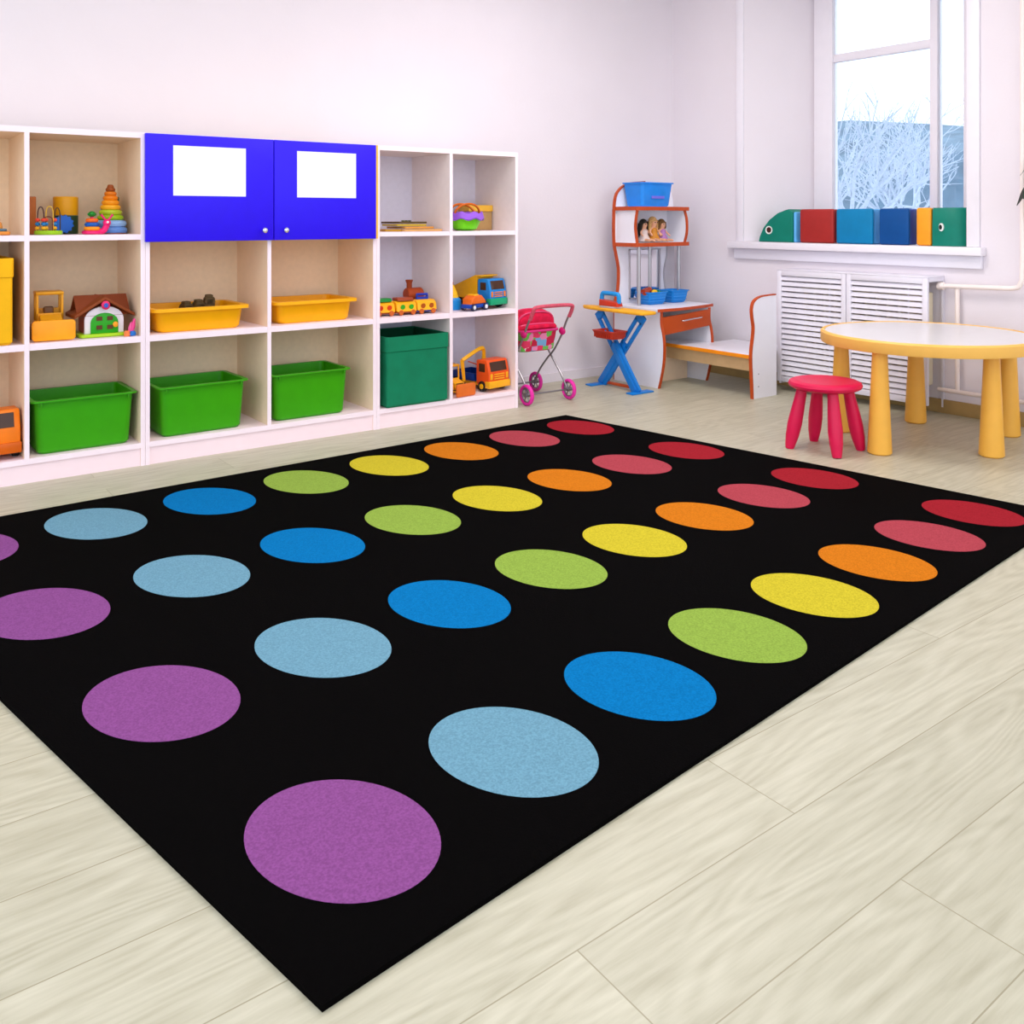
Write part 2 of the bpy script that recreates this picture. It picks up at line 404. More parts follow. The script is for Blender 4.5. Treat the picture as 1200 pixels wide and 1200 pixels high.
for k, (a, b) in enumerate(((1.021, 1.559), (1.563, 2.064))):
    d = G().box(a-cx, b-cx, -.02, -.002, .905, 1.345, .0015).build('door', M['bluedoor'], ub)
    if k: G().box(b-cx, b-cx+.009, -.0195, -.002, .905, 1.345).build('edge_strip', M['yedge'], d)['label'] = 'yellow edge strip'
    kx = (1.514 if k == 0 else 1.612)-cx
    kn = G().lathe([(.004, 0), (.004, .012), (.011, .016), (.012, .022), (.008, .027), (0, .028)], (kx, -.02, .949), 16, 'Y', rot=Matrix.Rotation(PI, 3, 'X')).build('knob', M['chrome'], d)
    pa = ((1.129, 1.434) if k == 0 else (1.668, 1.958))
    p = G().box(pa[0], pa[1], SF-.0215, SF-.0205, 1.094, 1.30).build('paper_sheet', M['paper'])
    tag(p, 'white paper sheet taped to the %s blue cupboard door' % ('left' if k == 0 else 'right'), 'paper')

# ------------------------------------------------------------------ bins and boxes
def green_bin():
    t = thing('storage_bin', 'green plastic bin in the left storage unit beside the double panel', 'bin', (0, 0, 0), 0, 'green plastic bins on the bottom shelves')
    G().shell(.180, .135, .208, .012, .025, rim=.014, rimh=.006).build('tub', M['gbin'], t)
    for sx in (-1, 1):
        for sy in (-1, 1): G().box(sx*.158-.003, sx*.158+.003, sy*.140-.005, sy*.140+.005, .186, .202, .001).build('lug', M['gbin'], t)
    return t
b0 = green_bin(); b0.location = (.805, SF+.155, ZS[0][1]+.001); b0.rotation_euler.z = 0
b1 = copy_tree(b0); b1.location = (1.268, SF+.16, ZS[0][1]+.001); b1['label'] = 'green plastic bin below the yellow tray with dark toys, left of the divider'
b1.rotation_euler.z = .02
b2 = copy_tree(b0); b2.location = (1.763, SF+.165, ZS[0][1]+.001); b2['label'] = 'green plastic bin next to the right storage unit, below the yellow tray with nothing showing'
def tray():
    t = thing('storage_tray', 'shallow yellow plastic tray with dark toys poking out', 'tray', (0, 0, 0), 0, 'shallow yellow trays on the middle shelves')
    G().shell(.185, .135, .10, .01, .03, rim=.022, rimh=.014).build('tub', M['ytray'], t)
    return t
t0 = tray(); t0.location = (1.262, SF+.17, ZS[1][1]+.001)
t1 = copy_tree(t0); t1.location = (1.79, SF+.18, ZS[1][1]+.001); t1['label'] = 'shallow yellow plastic tray without visible contents, right of the divider'
# dark toys in the first tray
dk = mat('olive_brown_plastic', (84, 66, 34), .6, var=.2)
for k, (x, y, r) in enumerate(((1.303, 4.06, .026), (1.348, 4.055, .028), (1.253, 4.07, .03))):
    t = G()
    hh = (.092, .112, .086)[k]; t.box(-.0225, .0225, -.026, .026, 0, hh, .010); t.box(-.017, .015, -.018, .018, hh-.01, hh+.010, .006)
    for q in (-1, 1): t.cyl((q*.009, -.026, hh-.02), (q*.009, .026, hh-.02), .013)
    o = t.build('toy_block', dk); o.location = (x, y, ZS[1][1]+.017); o.rotation_euler.z = (.1, -.15, .2)[k]
    tag(o, ['dark brown toy lump heaped in the yellow tray, middle one', 'dark brown toy lump heaped in the yellow tray, rightmost and tallest', 'dark brown toy lump heaped in the yellow tray, leftmost one'][k], 'toy', 'dark toys in the yellow tray')
o = G().shell(.168, .165, .335, .0, .012, th=.006).build('fabric_box', M['gfab'])
def fabric_box(label, m, dm, x, y, z, hx, hy, h):
    t = thing('fabric_box', label, 'box', (x, y, z))
    G().shell(hx, hy, h, .0, .012, th=.006).build('box_body', m, t)
    g = G(); R = lambda a, b, zz: [(u, v, zz) for u, v in rrect(-a, a, -b, b, .014)]
    g.rings([R(hx+.001, hy+.001, h-.072), R(hx+.004, hy+.004, h-.07), R(hx+.004, hy+.004, h), R(hx+.001, hy+.001, h)], closed=True)
    g.build('top_band', m, t)
    G().shell(hx-.0065, hy-.0065, h-.012, .0, .012, th=.002, z0=.008).build('lining', dm, t)
    return t
bpy.data.objects.remove(o)
fabric_box('dark green fabric storage box on the bottom shelf beside the crane truck', M['gfab'], M['gfabd'], 2.300, SF+.158, ZS[0][1]+.001, .172, .168, .338)
fabric_box('bright yellow fabric storage box on the middle shelf at the left picture edge', M['yfab'], M['yfab'], .392, SF+.17, ZS[1][1]+.001, .158, .165, .325)

# ------------------------------------------------------------------ toys on the shelves
def wheel(par, c, r, w, tyre, hub, hubr=.5):
    o = G().lathe([(r*.75, -w/2), (r*.95, -w/2), (r, -w/2+.003), (r, w/2-.003), (r*.95, w/2), (r*.75, w/2)], c, 24, 'X').build('wheel', tyre, par)
    s = -1 if c[0] < 0 else 1
    G().lathe([(r*hubr, -w/2-.002), (r*hubr, w/2+.002), (r*hubr*.5, w/2+.004)] if s > 0 else [(r*hubr*.5, -w/2-.004), (r*hubr, -w/2-.002), (r*hubr, w/2+.002)], c, 16, 'X').build('hub', hub, o)
def truck(name, label, loc, rz, cab, chassis, bed, W=.15, L=.3, H=.17, tyre=None, hub=None, crane=False, grille=None, bedkind='open', winc=None, bumper=None):
    # faces -Y
    t = thing(name, label, 'toy truck', loc, rz)
    h = W/2; r = H*.17; tyre = tyre or M['black']; hub = hub or pl(246, 178, 10); winc = winc or pl(70, 44, 30, .15); bumper = bumper or chassis
    G().box(-h*.8, h*.8, -L/2+.01, L/2, r*.9, r*.9+H*.14, .003).build('chassis', chassis, t)
    cl = L*.33; y0 = -L/2; y1 = y0+cl; zb = r*1.2+H*.02; zt = H
    # cab shell: raked screen
    c = G(); prof = [(y0, zb), (y0, zb+(zt-zb)*.48), (y0+cl*.16, zt-.008), (y0+cl*.24, zt), (y1-.006, zt), (y1, zt-.008), (y1, zb)]
    c.prism(prof, 'YZ', -h, h, .004); cb = c.build('cab', cab, t)
    zm = zb+(zt-zb)*.52; ang = math.atan2(cl*.16, (zt-.008)-(zb+(zt-zb)*.48))
    g = G(); g.box(-h*.78, h*.78, -.0015, .0015, -(zt-zm)*.40, (zt-zm)*.40, .001, 1, rot=(-ang, 'X'), at=(0, y0+cl*.085, (zt+zm)/2-.003)); g.build('windscreen', winc, cb)
    for s in (-1, 1): G().box(s*h-.0015, s*h+.0015, y0+cl*.32, y1-cl*.22, zm, zt-.018, .001, 1).build('side_window', winc, cb)
    if grille:
        for k in range(3): G().box(-h*.5, h*.5, y0-.004, y0+.002, zb+(zt-zb)*(.22+.09*k), zb+(zt-zb)*(.26+.09*k), .001, 1).build('grille_bar', grille, cb)
        for s in (-1, 1): G().box(s*h*.76-h*.1, s*h*.76+h*.1, y0-.004, y0+.002, zb+(zt-zb)*.22, zb+(zt-zb)*.46, .002).build('headlight', grille, cb)
    G().box(-h*1.03, h*1.03, y0-.008, y0+cl*.3, r*.75, zb+(zt-zb)*.16, .004).build('bumper', bumper, t)
    if bedkind == 'open':
        b = G(); b.box(-h*.95, h*.95, y1+.012, L/2, zb+.01, zb+.016); a0 = zb+.01; a1 = zb+.05
        b.box(-h*.95, -h*.95+.005, y1+.012, L/2, a0, a1); b.box(h*.95-.005, h*.95, y1+.012, L/2, a0, a1)
        b.box(-h*.95, h*.95, y1+.012, y1+.017, a0, a1); b.box(-h*.95, h*.95, L/2-.005, L/2, a0, a1); b.build('truck_bed', bed, t)
    else:
        b = G(); b.prism([(y1+.006, zb+.01), (y1+.006, H*1.08), (y1-cl*.3, H*1.08), (y1-cl*.3, H*1.12), (y1+.02, H*1.12), (L/2, zb+.075), (L/2-.01, zb+.02)], 'YZ', -h, h, .002); b.build('truck_bed', bed, t)
    for s in (-1, 1):
        for y in (y0+cl*.55, L/2-r*1.3): wheel(t, (s*(h-.008), y, r), r, .022, tyre, hub)
    if crane:
        a = G(); a.cyl((0, y1+.02, zb+.02), (0, y1+.02, H+.005), .012); a.build('crane_post', pl(246, 178, 20), t)
        pts = [(0, y1+.02, H-.005), (-.012, y1+.01, H+.045), (-.045, y1+.01, H+.05), (-.13, y1+.01, H+.018), (-.165, y1+.012, H+.002)]
        a = G(); a.tube(catmull(pts, 3), .0125, 4); am = a.build('crane_arm', pl(246, 178, 20), t)
        a = G(); a.tube([(-.165, y1+.012, H+.006), (-.158, y1+.012, H-.05), (-.15, y1+.012, H-.105)], [.014, .012, .010], 4); a.build('crane_stick', pl(240, 168, 24), am)
        a = G(); a.tube([(-.135, y1-.004, H-.004), (-.07, y1-.004, H-.028)], .0035, 6); a.build('ram', pl(170, 60, 30), am)
    return t
Z1, Z2, Z0 = ZS[1][1]+.001, ZS[2][1]+.001, ZS[0][1]+.001
truck('toy_crane_truck', 'orange and yellow toy crane truck with a blue bed', (2.793, SF+.175, Z0), .16, pl(232, 84, 24), pl(246, 176, 30), pl(16, 60, 150), W=.15, L=.29, H=.165, crane=True, grille=pl(246, 176, 30))
truck('toy_tipper_truck', 'blue toy tipper truck with a yellow dump body', (2.80, SF+.19, Z1), .22, pl(24, 130, 210), pl(226, 120, 30), pl(244, 176, 20), W=.13, L=.27, H=.155, bedkind='tip', grille=pl(240, 130, 40), bumper=pl(20, 160, 110), hub=pl(150, 60, 20))
truck('toy_dump_truck', 'orange toy truck cut by the left picture edge on the bottom shelf', (.475, SF+.17, Z0), .06, pl(244, 124, 4), pl(214, 96, 10), pl(240, 130, 10), W=.19, L=.3, H=.185)
# small car
t = thing('toy_car', 'small orange toy car with a blue chassis and white hubs', 'toy car', (2.676, SF+.054, Z1), PI/2+.32)
G().box(-.032, .032, -.08, .08, .014, .034, .006).build('chassis', pl(10, 66, 170), t)
G().prism([(-.06, .034), (-.052, .052), (-.02, .078), (.035, .078), (.062, .060), (.066, .034)], 'YZ', -.032, .032, .006).build('car_body', pl(232, 106, 22), t)
G().prism([(-.012, .056), (-.004, .084), (.030, .084), (.046, .056)], 'YZ', -.026, .026, .005).build('roof', pl(250, 176, 20), t)
for s in (-1, 1):
    for y in (-.048, .052): wheel(t, (s*.032, y, .018), .018, .014, pl(30, 36, 80), pl(236, 236, 240), .6)
t = thing('toy_figure', 'yellow cone toy on a blue round base behind the small car', 'toy', (2.60, SF+.158, Z1))
G().lathe([(.05, 0), (.052, .01), (.05, .05), (.04, .062)], n=24).build('base', pl(30, 140, 216), t)
G().lathe([(.038, .062), (.03, .09), (.014, .125), (.008, .13)], n=24).build('cone', pl(246, 190, 30), t)
G().sph((0, 0, .137), .011).build('knob', pl(190, 70, 40), t)
# loader beside the crane truck, and the bulldozer
def dozer(label, loc, rz, s, body, blade, dark):
    t = thing('toy_bulldozer', label, 'toy bulldozer', loc, rz); t.scale = (s, s, s)
    G().box(-.055, .055, -.06, .10, .035, .07, .006).build('hull', body, t)
    G().prism([(-.07, .05), (-.07, .082), (-.01, .10), (.0, .05)], 'YZ', -.042, .042, .004).build('bonnet', body, t)
    for k in range(3): G().box(-.03, .03, -.074, -.069, .055+.01*k, .060+.01*k, .001, 1).build('grille_bar', dark, t)
    c = G()
    for sx in (-1, 1):
        for y in (.0, .085): c.box(sx*.048-.005, sx*.048+.005, y-.005, y+.005, .07, .185, .002)
    c.box(-.055, .055, -.01, .095, .182, .197, .006); c.box(-.053, .053, -.005, .005, .07, .105, .002); c.box(-.053, .053, .08, .09, .07, .12, .002)
    cb = c.build('cab_frame', body, t)
    G().box(-.02, .02, .035, .06, .07, .13, .008).build('seat', dark, cb)
    for sx in (-1, 1):
        g = G(); g.prism([(v[0], v[1]) for v in rrect(-.07, .10, 0, .055, .026)], 'YZ', sx*.066-.014, sx*.066+.014, .003); g.build('track', dark, t)
        G().box(sx*.066-.004, sx*.066+.004, -.125, -.02, .028, .038, .002).build('push_arm', body, t)
    g = G(); R = [(u, v) for u, v in rrect(-.082, .082, .002, .086, .014)]
    g.prism(R, 'XZ', -.142, -.126, .004); g.build('blade', blade, t)
    return t
dozer('yellow toy bulldozer with a wide orange blade beside the toy house', (.703, SF+.165, Z1), -.06, .93, pl(240, 168, 24), pl(250, 162, 20), pl(110, 70, 30))
dozer('yellow toy loader mostly hidden by the divider beside the crane truck', (2.585, SF+.120, Z0), .12, .76, pl(246, 170, 30), pl(226, 110, 40), pl(90, 60, 40))
# toy house
t = thing('toy_house', 'toy house with brown roof, white arched front and green door', 'toy house', (.886, SF+.145, Z1), 0); t.scale = (.84, .95, .93)
G().prism(rrect(-.115, .105, -.10, .09, .02), 'XY', 0, .014, .003).build('base', pl(168, 210, 30), t)
G().prism([(-.08, .014), (-.08, .088), (0, .135), (.08, .088), (.08, .014)], 'XZ', -.06, .075).build('wall', pl(214, 80, 60), t)
arch = [(-.088, .014), (-.088, .075)]+[(-.088*math.cos(a), .075+.055*math.sin(a)) for a in [PI*k/12 for k in range(1, 12)]]+[(.088, .075), (.088, .014)]
G().prism(arch, 'XZ', -.074, -.061, .002).build('front_wall', pl(236, 226, 232), t)
darch = [(-.062, .014), (-.062, .06)]+[(-.062*math.cos(a), .06+.042*math.sin(a)) for a in [PI*k/12 for k in range(1, 12)]]+[(.062, .06), (.062, .014)]
dr = G().prism(darch, 'XZ', -.080, -.0745, .0015).build('door', pl(40, 160, 20), t)
for x in (-.024, .024):
    for z in (.04, .078): G().box(x-.013, x+.013, -.0822, -.0802, z-.009, z+.009).build('window', pl(90, 50, 20), dr)
G().lathe([(.012, 0), (.012, .006), (.006, .009)], (.048, -.0805, .05), 16, 'Y', rot=Matrix.Rotation(PI, 3, 'X')).build('door_knob', pl(250, 160, 30), dr)
g = G(); g.prism([(-.135, .082), (0, .158), (.135, .082), (.135, .096), (0, .172), (-.135, .096)], 'XZ', -.092, .095, .002)
for k in range(5): g.box(-.142+.0, .142, -.09+.04*k, -.086+.04*k, .0, .0005)if False else None
g.build('roof', pl(136, 62, 20, .6), t)
g = G(); g.prism([(-.06, .09), (.0, .162), (.0, .176), (-.075, .09)], 'YZ', -.12, .12, .002); g.prism([(.0, .162), (.07, .09), (.085, .09), (.0, .176)], 'YZ', -.12, .12, .002); g.build('ridge', pl(128, 56, 22, .6), t)
e = G().lathe([(.019, 0), (.019, .01), (.014, .013)], (0, -.092, .136), 20, 'Y', rot=Matrix.Rotation(PI, 3, 'X')).build('badge', pl(226, 40, 100), t)
G().lathe([(.010, 0), (.010, .004)], (0, -.1045, .136), 16, 'Y', rot=Matrix.Rotation(PI, 3, 'X')).build('badge_centre', pl(50, 90, 190), e)
# small figure right of the house
t = thing('toy_rabbit', 'tiny pink and blue toy figure right of the toy house', 'toy', (.979, SF+.032, Z1))
G().lathe([(.012, 0), (.015, .004), (.015, .012), (.009, .02)], (.003, 0, 0), 16).build('foot', pl(30, 110, 200), t)
G().lathe([(.012, 0), (.012, .018), (.006, .022)], (-.018, -.004, 0), 16).build('body', pl(240, 130, 70), t)
G().tube([(.0, 0, .018), (.006, 0, .035), (.012, 0, .068)], [.007, .009, .004]).build('ear', pl(236, 70, 140), t)
G().tube([(-.008, 0, .018), (-.004, 0, .032), (0, 0, .055)], [.006, .008, .003]).build('ear', pl(236, 90, 150), t)
# ring stackers
t = thing('ring_stacker', 'tall ring stacker toy with blue, lime and orange rings', 'stacking toy', (.93, SF+.165, Z2)); t.scale = (1.13, 1.13, 1.13)
cols = [(96, 140, 210), (140, 180, 230), (150, 190, 20), (176, 196, 40), (240, 170, 30), (240, 150, 20), (240, 132, 16), (226, 120, 20), (150, 70, 20)]
z = .0
for i, c_ in enumerate(cols):
    r = .050-.0042*i if i > 1 else .053-.003*i
    th = .013 if i < 2 else .0115-.0004*i
    G().torus((0, 0, z+th), r-.012+.004, th, n=28).build('ring', pl(*c_), t); z += 2*th-.002
G().lathe([(.052, 0), (.052, .003), (.012, .004), (.012, z+.004), (.008, z+.012), (0, z+.013)]).build('post', pl(150, 70, 20), t)
t = thing('ring_stacker', 'short pink snail ring stacker in front of the tall one', 'stacking toy', (.842, SF+.085, Z2))
g = G(); g.lathe([(.034, 0), (.038, .004), (.037, .012), (.03, .015)]); g.tube(catmull([(.02, -.01, .008), (.038, -.012, .012), (.050, -.012, .03), (.053, -.012, .045)], 4), .012)
sn = g.build('snail_base', pl(232, 30, 110), t)
G().sph((.053, -.014, .046), .015).build('head', pl(236, 30, 112), sn)
for s in (-1, 1): G().tube([(.053+s*.006, -.014, .056), (.053+s*.018, -.014, .074), (.053+s*.022, -.014, .078)], [.004, .004, .006], 8).build('horn', pl(236, 40, 120), sn)
G().sph((.053, -.0285, .048), .005, 10, 6).build('eye', pl(245, 240, 245), sn)
for i, (c_, r) in enumerate((((246, 150, 20), .030), ((20, 90, 180), .027), ((240, 104, 30), .023))):
    G().torus((0, 0, .022+.0165*i), r-.008, .0088).build('ring', pl(*c_), t)
g = G(); g.sph((0, 0, .080), (.014, .014, .012));
for k in range(6): g.sph((.011*math.cos(k*PI/3), .011*math.sin(k*PI/3), .080), .006, 8, 6)
g.build('flower_top', pl(20, 130, 40), t)
G().cyl((0, 0, .01), (0, 0, .075), .006).build('post', pl(232, 30, 110), t)
# bead maze
t = thing('bead_maze', 'bead maze toy with wire loops on a round lime green base', 'bead maze', (.684, SF+.085, Z2))
G().lathe([(.048, 0), (.05, .003), (.05, .013), (.047, .016)], n=32).build('base', pl(152, 200, 30), t)
for k, (xa, xb, y, h, c_) in enumerate(((-.038, -.016, .0, .108, (70, 30, 40)), (-.008, .018, .005, .11, (226, 180, 60)), (.024, .044, .012, .105, (70, 50, 20)), (-.02, .012, -.018, .07, (110, 40, 30)))):
    pts = catmull([(xa, y, .014), (xa, y, h*.7), (xa+.004, y, h*.93), ((xa+xb)/2, y, h), (xb-.004, y, h*.93), (xb, y, h*.7), (xb, y, .014)], 4)
    w_ = G().tube(pts, .0022, 6).build('wire_loop', pl(*c_), t)
    for q, cc in enumerate(((246, 176, 30), (30, 120, 190), (226, 70, 50))):
        G().sph((xa, y, .025+.016*q), (.0095, .0095, .0075), 12, 8).build('bead', pl(*cc), w_)
    if k == 2: continue
t = thing('bead_maze', 'partly cut bead toy on a wooden base at the left picture edge', 'bead maze', (.47, SF+.10, Z2))
G().prism(rrect(-.08, .08, -.045, .045, .012), 'XY', 0, .014, .003).build('base', pl(226, 140, 50), t)
G().prism(rrect(-.07, .07, -.035, .035, .012), 'XY', .0145, .024, .003).build('top_plate', pl(90, 120, 140), t)
w_ = G().tube(catmull([(-.05, 0, .02), (-.03, 0, .09), (0, 0, .115), (.03, 0, .09), (.05, 0, .02)], 5), .003, 6).build('wire_loop', pl(150, 90, 30), t)
for x, z in ((.046, .04), (.04, .058), (.032, .078), (.048, .03)): G().sph((x, 0, z), .011, 12, 8).build('bead', pl(226, 150, 70), w_)
# drum, gear, blocks
t = thing('toy_drum', 'yellow and dark green toy tin behind the bead maze', 'tin', (.775, SF+.24, Z2))
G().lathe([(.047, 0), (.047, .075), (.046, .0755)], n=32).build('tin_body', pl(50, 70, 40), t)
G().lathe([(.0465, .0765), (.047, .078), (.047, .148), (.044, .152)], n=32).build('lid', pl(228, 160, 20), t)
o = G(); P_ = []
for k in range(48):
    a = 2*PI*k/48; r = .038 if (k // 2) % 2 else .033
    P_.append((r*math.cos(a), .040+r*math.sin(a)))
o.prism(P_, 'XZ', 0, .018, .001); o = o.build('toy_gear', pl(20, 94, 190)); o.location = (.752, SF+.155, Z2+.0005)
tag(o, 'blue toothed toy wheel leaning before the yellow tin', 'toy')
o = G().box(-.02, .02, -.03, .03, 0, .15, .004).build('toy_block', pl(170, 92, 34, .6)); o.location = (.637, SF+.21, Z2); tag(o, 'tall brown wooden block in the corner behind the bead maze', 'toy block')
o = G().box(-.02, .02, -.02, .02, 0, .155, .004).build('toy_block', pl(20, 96, 40, .6)); o.location = (.965, SF+.27, Z2); tag(o, 'dark green block behind the tall ring stacker', 'toy block')
# puzzle boards
for k, (x, y, z, hx, c_, lb) in enumerate(((2.355, .12, 0, .115, (214, 160, 96), 'flat light wooden puzzle board at the bottom of the pile'),
                                        (2.22, .14, 0, .055, (180, 130, 20), 'olive yellow puzzle board left of the wooden one'),
                                        (2.36, .17, .0125, .09, (216, 150, 60), 'orange puzzle board second from the top of the pile'),
                                        (2.33, .18, .025, .085, (190, 160, 20), 'yellow puzzle board under the dark topmost one'),
                                        (2.335, .19, .0375, .085, (86, 66, 30), 'dark brown puzzle board on top of the pile'))):
    t = thing('puzzle_board', lb, 'puzzle', (x, SF+y, Z2+z), (.05, -.1, .08, -.04, .1)[k], 'flat puzzle boards on the top shelf')
    G().prism(rrect(-hx, hx, -.085, .085, .01), 'XY', 0, .0095, .001).build('board', pl(*c_), t)
    if k in (0, 4):
        for q in range(3): G().cyl((-hx*.5+q*hx*.5, -.05+.03*q, .0095), (-hx*.5+q*hx*.5, -.05+.03*q, .0165 if k == 0 and q == 2 else .0165), .008).build('peg', pl(80, 80, 30), t) if k == 4 else None
# lime basket with purple rim, yellow box behind
t = thing('toy_basket', 'lime green toy basket with wavy purple rim and orange handles', 'basket', (2.645, SF+.10, Z2))
G().lathe([(.04, 0), (.062, .01), (.08, .045), (.086, .07), (.083, .07), (.077, .046), (.058, .014), (0, .008)], n=36).build('bowl', pl(116, 216, 24), t)
g = G(); rs = []
for k in range(48):
    a = 2*PI*k/48; dz = .006*math.cos(a*8); R = .087
    rs.append([((R+u)*math.cos(a), (R+u)*math.sin(a), v+dz) for u, v in ((-.004, .066), (.01, .056), (.014, .062), (.006, .092), (0, .094), (-.006, .084))])
g.rings(rs, closed=True); g.build('rim', pl(150, 90, 214), t)
for q in (-1, 1):
    G().tube([(-.075*math.cos(a), q*.02+q*.02*math.sin(a), .088+.05*math.sin(a)) for a in [PI*k/14 for k in range(15)]], .006, 8).build('handle', pl(214, 100, 20), t)
t = thing('game_box', 'yellow topped clear box at the back behind the lime basket', 'box', (2.815, SF+.25, Z2))
G().box(-.075, .075, -.05, .05, 0, .10, .004).build('box_body', pl(176, 140, 90, .3), t)
G().box(-.079, .079, -.054, .054, .1005, .135, .004).build('lid', pl(236, 180, 60), t)
# toy train carriages
for k, (x, rf, wc, y) in enumerate(((2.154, (20, 130, 50), (214, 60, 20), .10), (2.273, (150, 60, 24), (60, 170, 40), .095), (2.392, (20, 50, 170), (170, 80, 20), .10))):
    t = thing('toy_train_carriage', ['yellow toy train carriage with green roof at the panel', 'yellow toy train carriage with green round windows', 'yellow toy train carriage with brown windows and blue roof'][k], 'toy train', (x, SF+y, Z1), 0, 'carriages of the toy train')
    bd = G().prism([(-.045, .018), (-.038, .055), (-.02, .068), (.02, .068), (.038, .055), (.045, .018)], 'YZ', -.056, .056, .006).build('body', pl(248, 176, 24), t)
    G().box(-.058, .058, -.038, .038, .010, .0175, .002).build('chassis', pl(*((150, 66, 30) if k < 2 else (20, 50, 160))), t)
    for q in (-1, 1):
        a = .185
        G().lathe([(.0125, 0), (.0125, .003)], (q*.024, -.0425, .040), 20, 'Y', rot=Matrix.Rotation(PI+a, 3, 'X')).build('window', pl(*wc), bd)
    if k == 2:
        g = G(); g.tube([(-.03, .01, .068), (-.03, .01, .092), (.03, .01, .092), (.03, .01, .068)], .007, 8); g.box(-.03, .03, .0, .02, .066, .08, .003); g.build('roof', pl(*rf), t)
    else: G().prism([(-.03, .0685), (-.024, .084), (.024, .084), (.03, .0685)], 'YZ', -.046, .046, .005).build('roof', pl(*rf), t)
    for q in (-1, 1):
        for s in (-1, 1):
            G().lathe([(.011, -.005), (.013, -.003), (.013, .003), (.011, .005)], (q*.034, s*.044, .0132), 18, 'Y').build('wheel', pl(190, 90, 30), t)
t = thing('toy_engine', 'brown wooden toy engine behind the train carriages', 'toy train', (2.41, SF+.215, Z1))
G().box(-.075, .075, -.03, .03, .014, .06, .006).build('body', pl(150, 62, 26, .6), t)
G().lathe([(.03, -.05), (.034, -.045), (.034, .035), (.03, .04)], (0, 0, .085), 20, 'X').build('boiler', pl(176, 70, 26, .6), t)
G().lathe([(.014, 0), (.014, .03), (.02, .045), (.018, .048)], (-.03, 0, .112), 18).build('funnel', pl(160, 66, 26, .6), t)
for q in (-1, 1):
    for s in (-1, 1): G().lathe([(.018, -.006), (.02, -.003), (.02, .003), (.018, .006)], (q*.045, s*.037, .0202), 18, 'Y').build('wheel', pl(120, 50, 24), t)

# ------------------------------------------------------------------ doll pram
def pram():
    t = thing('doll_pram', 'red and pink doll pram with patchwork seat and pink wheels', 'doll pram', (3.13, 4.02, 0), -PI/2)
    hy = .135; R = .057
    for sy in (-1, 1):
        y = sy*hy
        for sx in (-1, 1):
            x = sx*.148
            w_ = G(); w_.torus((x, y+sy*.012, R), R-.009, .009, 'Y', 36, 8, flat=1.3); w_ = w_.build('wheel', M['pinkw'], t)
            g = G(); g.torus((x, y+sy*.012, R), R-.019, .004, 'Y', 28, 6); g.lathe([(.012, -.014), (.012, .014)], (x, y+sy*.012, R), 14, 'Y')
            for k in range(6):
                a = PI*k/3; g.cyl((x, y+sy*.012, R), (x+(R-.02)*math.cos(a), y+sy*.012, R+(R-.02)*math.sin(a)), .0035, n=6)
            g.build('spokes', M['steel'], w_)
            # leg from the wheel over the cross to the seat
        p1 = catmull([(.148, y, R), (.10, y, .13), (.03, y, .205), (-.02, y, .26)], 5)
        G().tube(p1, .0055, 8).build('leg', M['steel'], t)
        p2 = catmull([(-.148, y, R), (-.10, y, .13), (-.03, y, .205), (.04, y, .27), (.105, y, .36)], 5)
        G().tube(p2, .0055, 8).build('leg', M['steel'], t)
        p3 = catmull([(.105, y, .36), (.14, y, .43), (.185, y, .50)], 4)
        G().tube(p3, .006, 8).build('handle_tube', M['steel'], t)
        G().sph((.105, y, .375), (.026, .012, .022)).build('joint', pl(214, 30, 120), t)
    G().tube(catmull([(.165, -hy, .46), (.19, -hy, .505), (.198, -hy*.88, .526), (.20, 0, .530), (.198, hy*.88, .526), (.19, hy, .505), (.165, hy, .46)], 6), .0105, 10).build('handle', M['grip'], t)
    for q in (-.148, .148): G().cyl((q, -hy, R), (q, hy, R), .005).build('axle', M['steel'], t)
    # seat tub
    Rr = lambda x0, x1, hy_, z: [(u, v, z) for u, v in rrect(x0, x1, -hy_, hy_, .035)]
    g = G(); g.rings([Rr(-.17, .05, .10, .268), Rr(-.185, .07, .118, .276), Rr(-.205, .088, .126, .38), Rr(-.198, .081, .119, .38), Rr(-.178, .06, .11, .285)])
    g.build('seat_tub', M['patch'], t)
    G().tube([(u, v, .385) for u, v in rrect(-.208, .092, -.130, .130, .036)], .007, 8, closed=True).build('tub_rim', pl(222, 50, 130), t)
    # hood
    prof = catmull([(.045, 0, .392), (.060, 0, .43), (.056, 0, .475), (.025, 0, .50), (-.03, 0, .492), (-.10, 0, .46), (-.17, 0, .415), (-.19, 0, .393)], 4)
    def hp_(v, j, n, k=1.): 
        a = PI*j/n; c_, s_ = math.cos(a), math.sin(a)
        return (-.06+(v.x+.06)*(.82+.18*s_)*k, -.126*math.copysign(abs(c_)**.75, c_)*k, .39+(v.z-.39)*abs(s_)**.6*k)
    g = G(); rs = []
    for j in range(17): rs.append([hp_(v, j, 16) for v in prof]+[hp_(v, j, 16, .94) for v in prof[::-1]])
    g.rings(rs); g.build('hood', M['red'], t)
    for q in (3, 9, 16): G().tube([hp_(prof[q], j, 16, 1.02) for j in range(17)], .0055, 6).build('hood_rib', pl(230, 70, 120), t)
    G().tube([hp_(prof[1], j, 16, 1.04) for j in range(17)], .018, 10).build('hood_fold', M['red'], t)
    G().box(-.17, .06, -.1, .1, .300, .345, .02).build('blanket', M['red'], t)
    return t
pram()

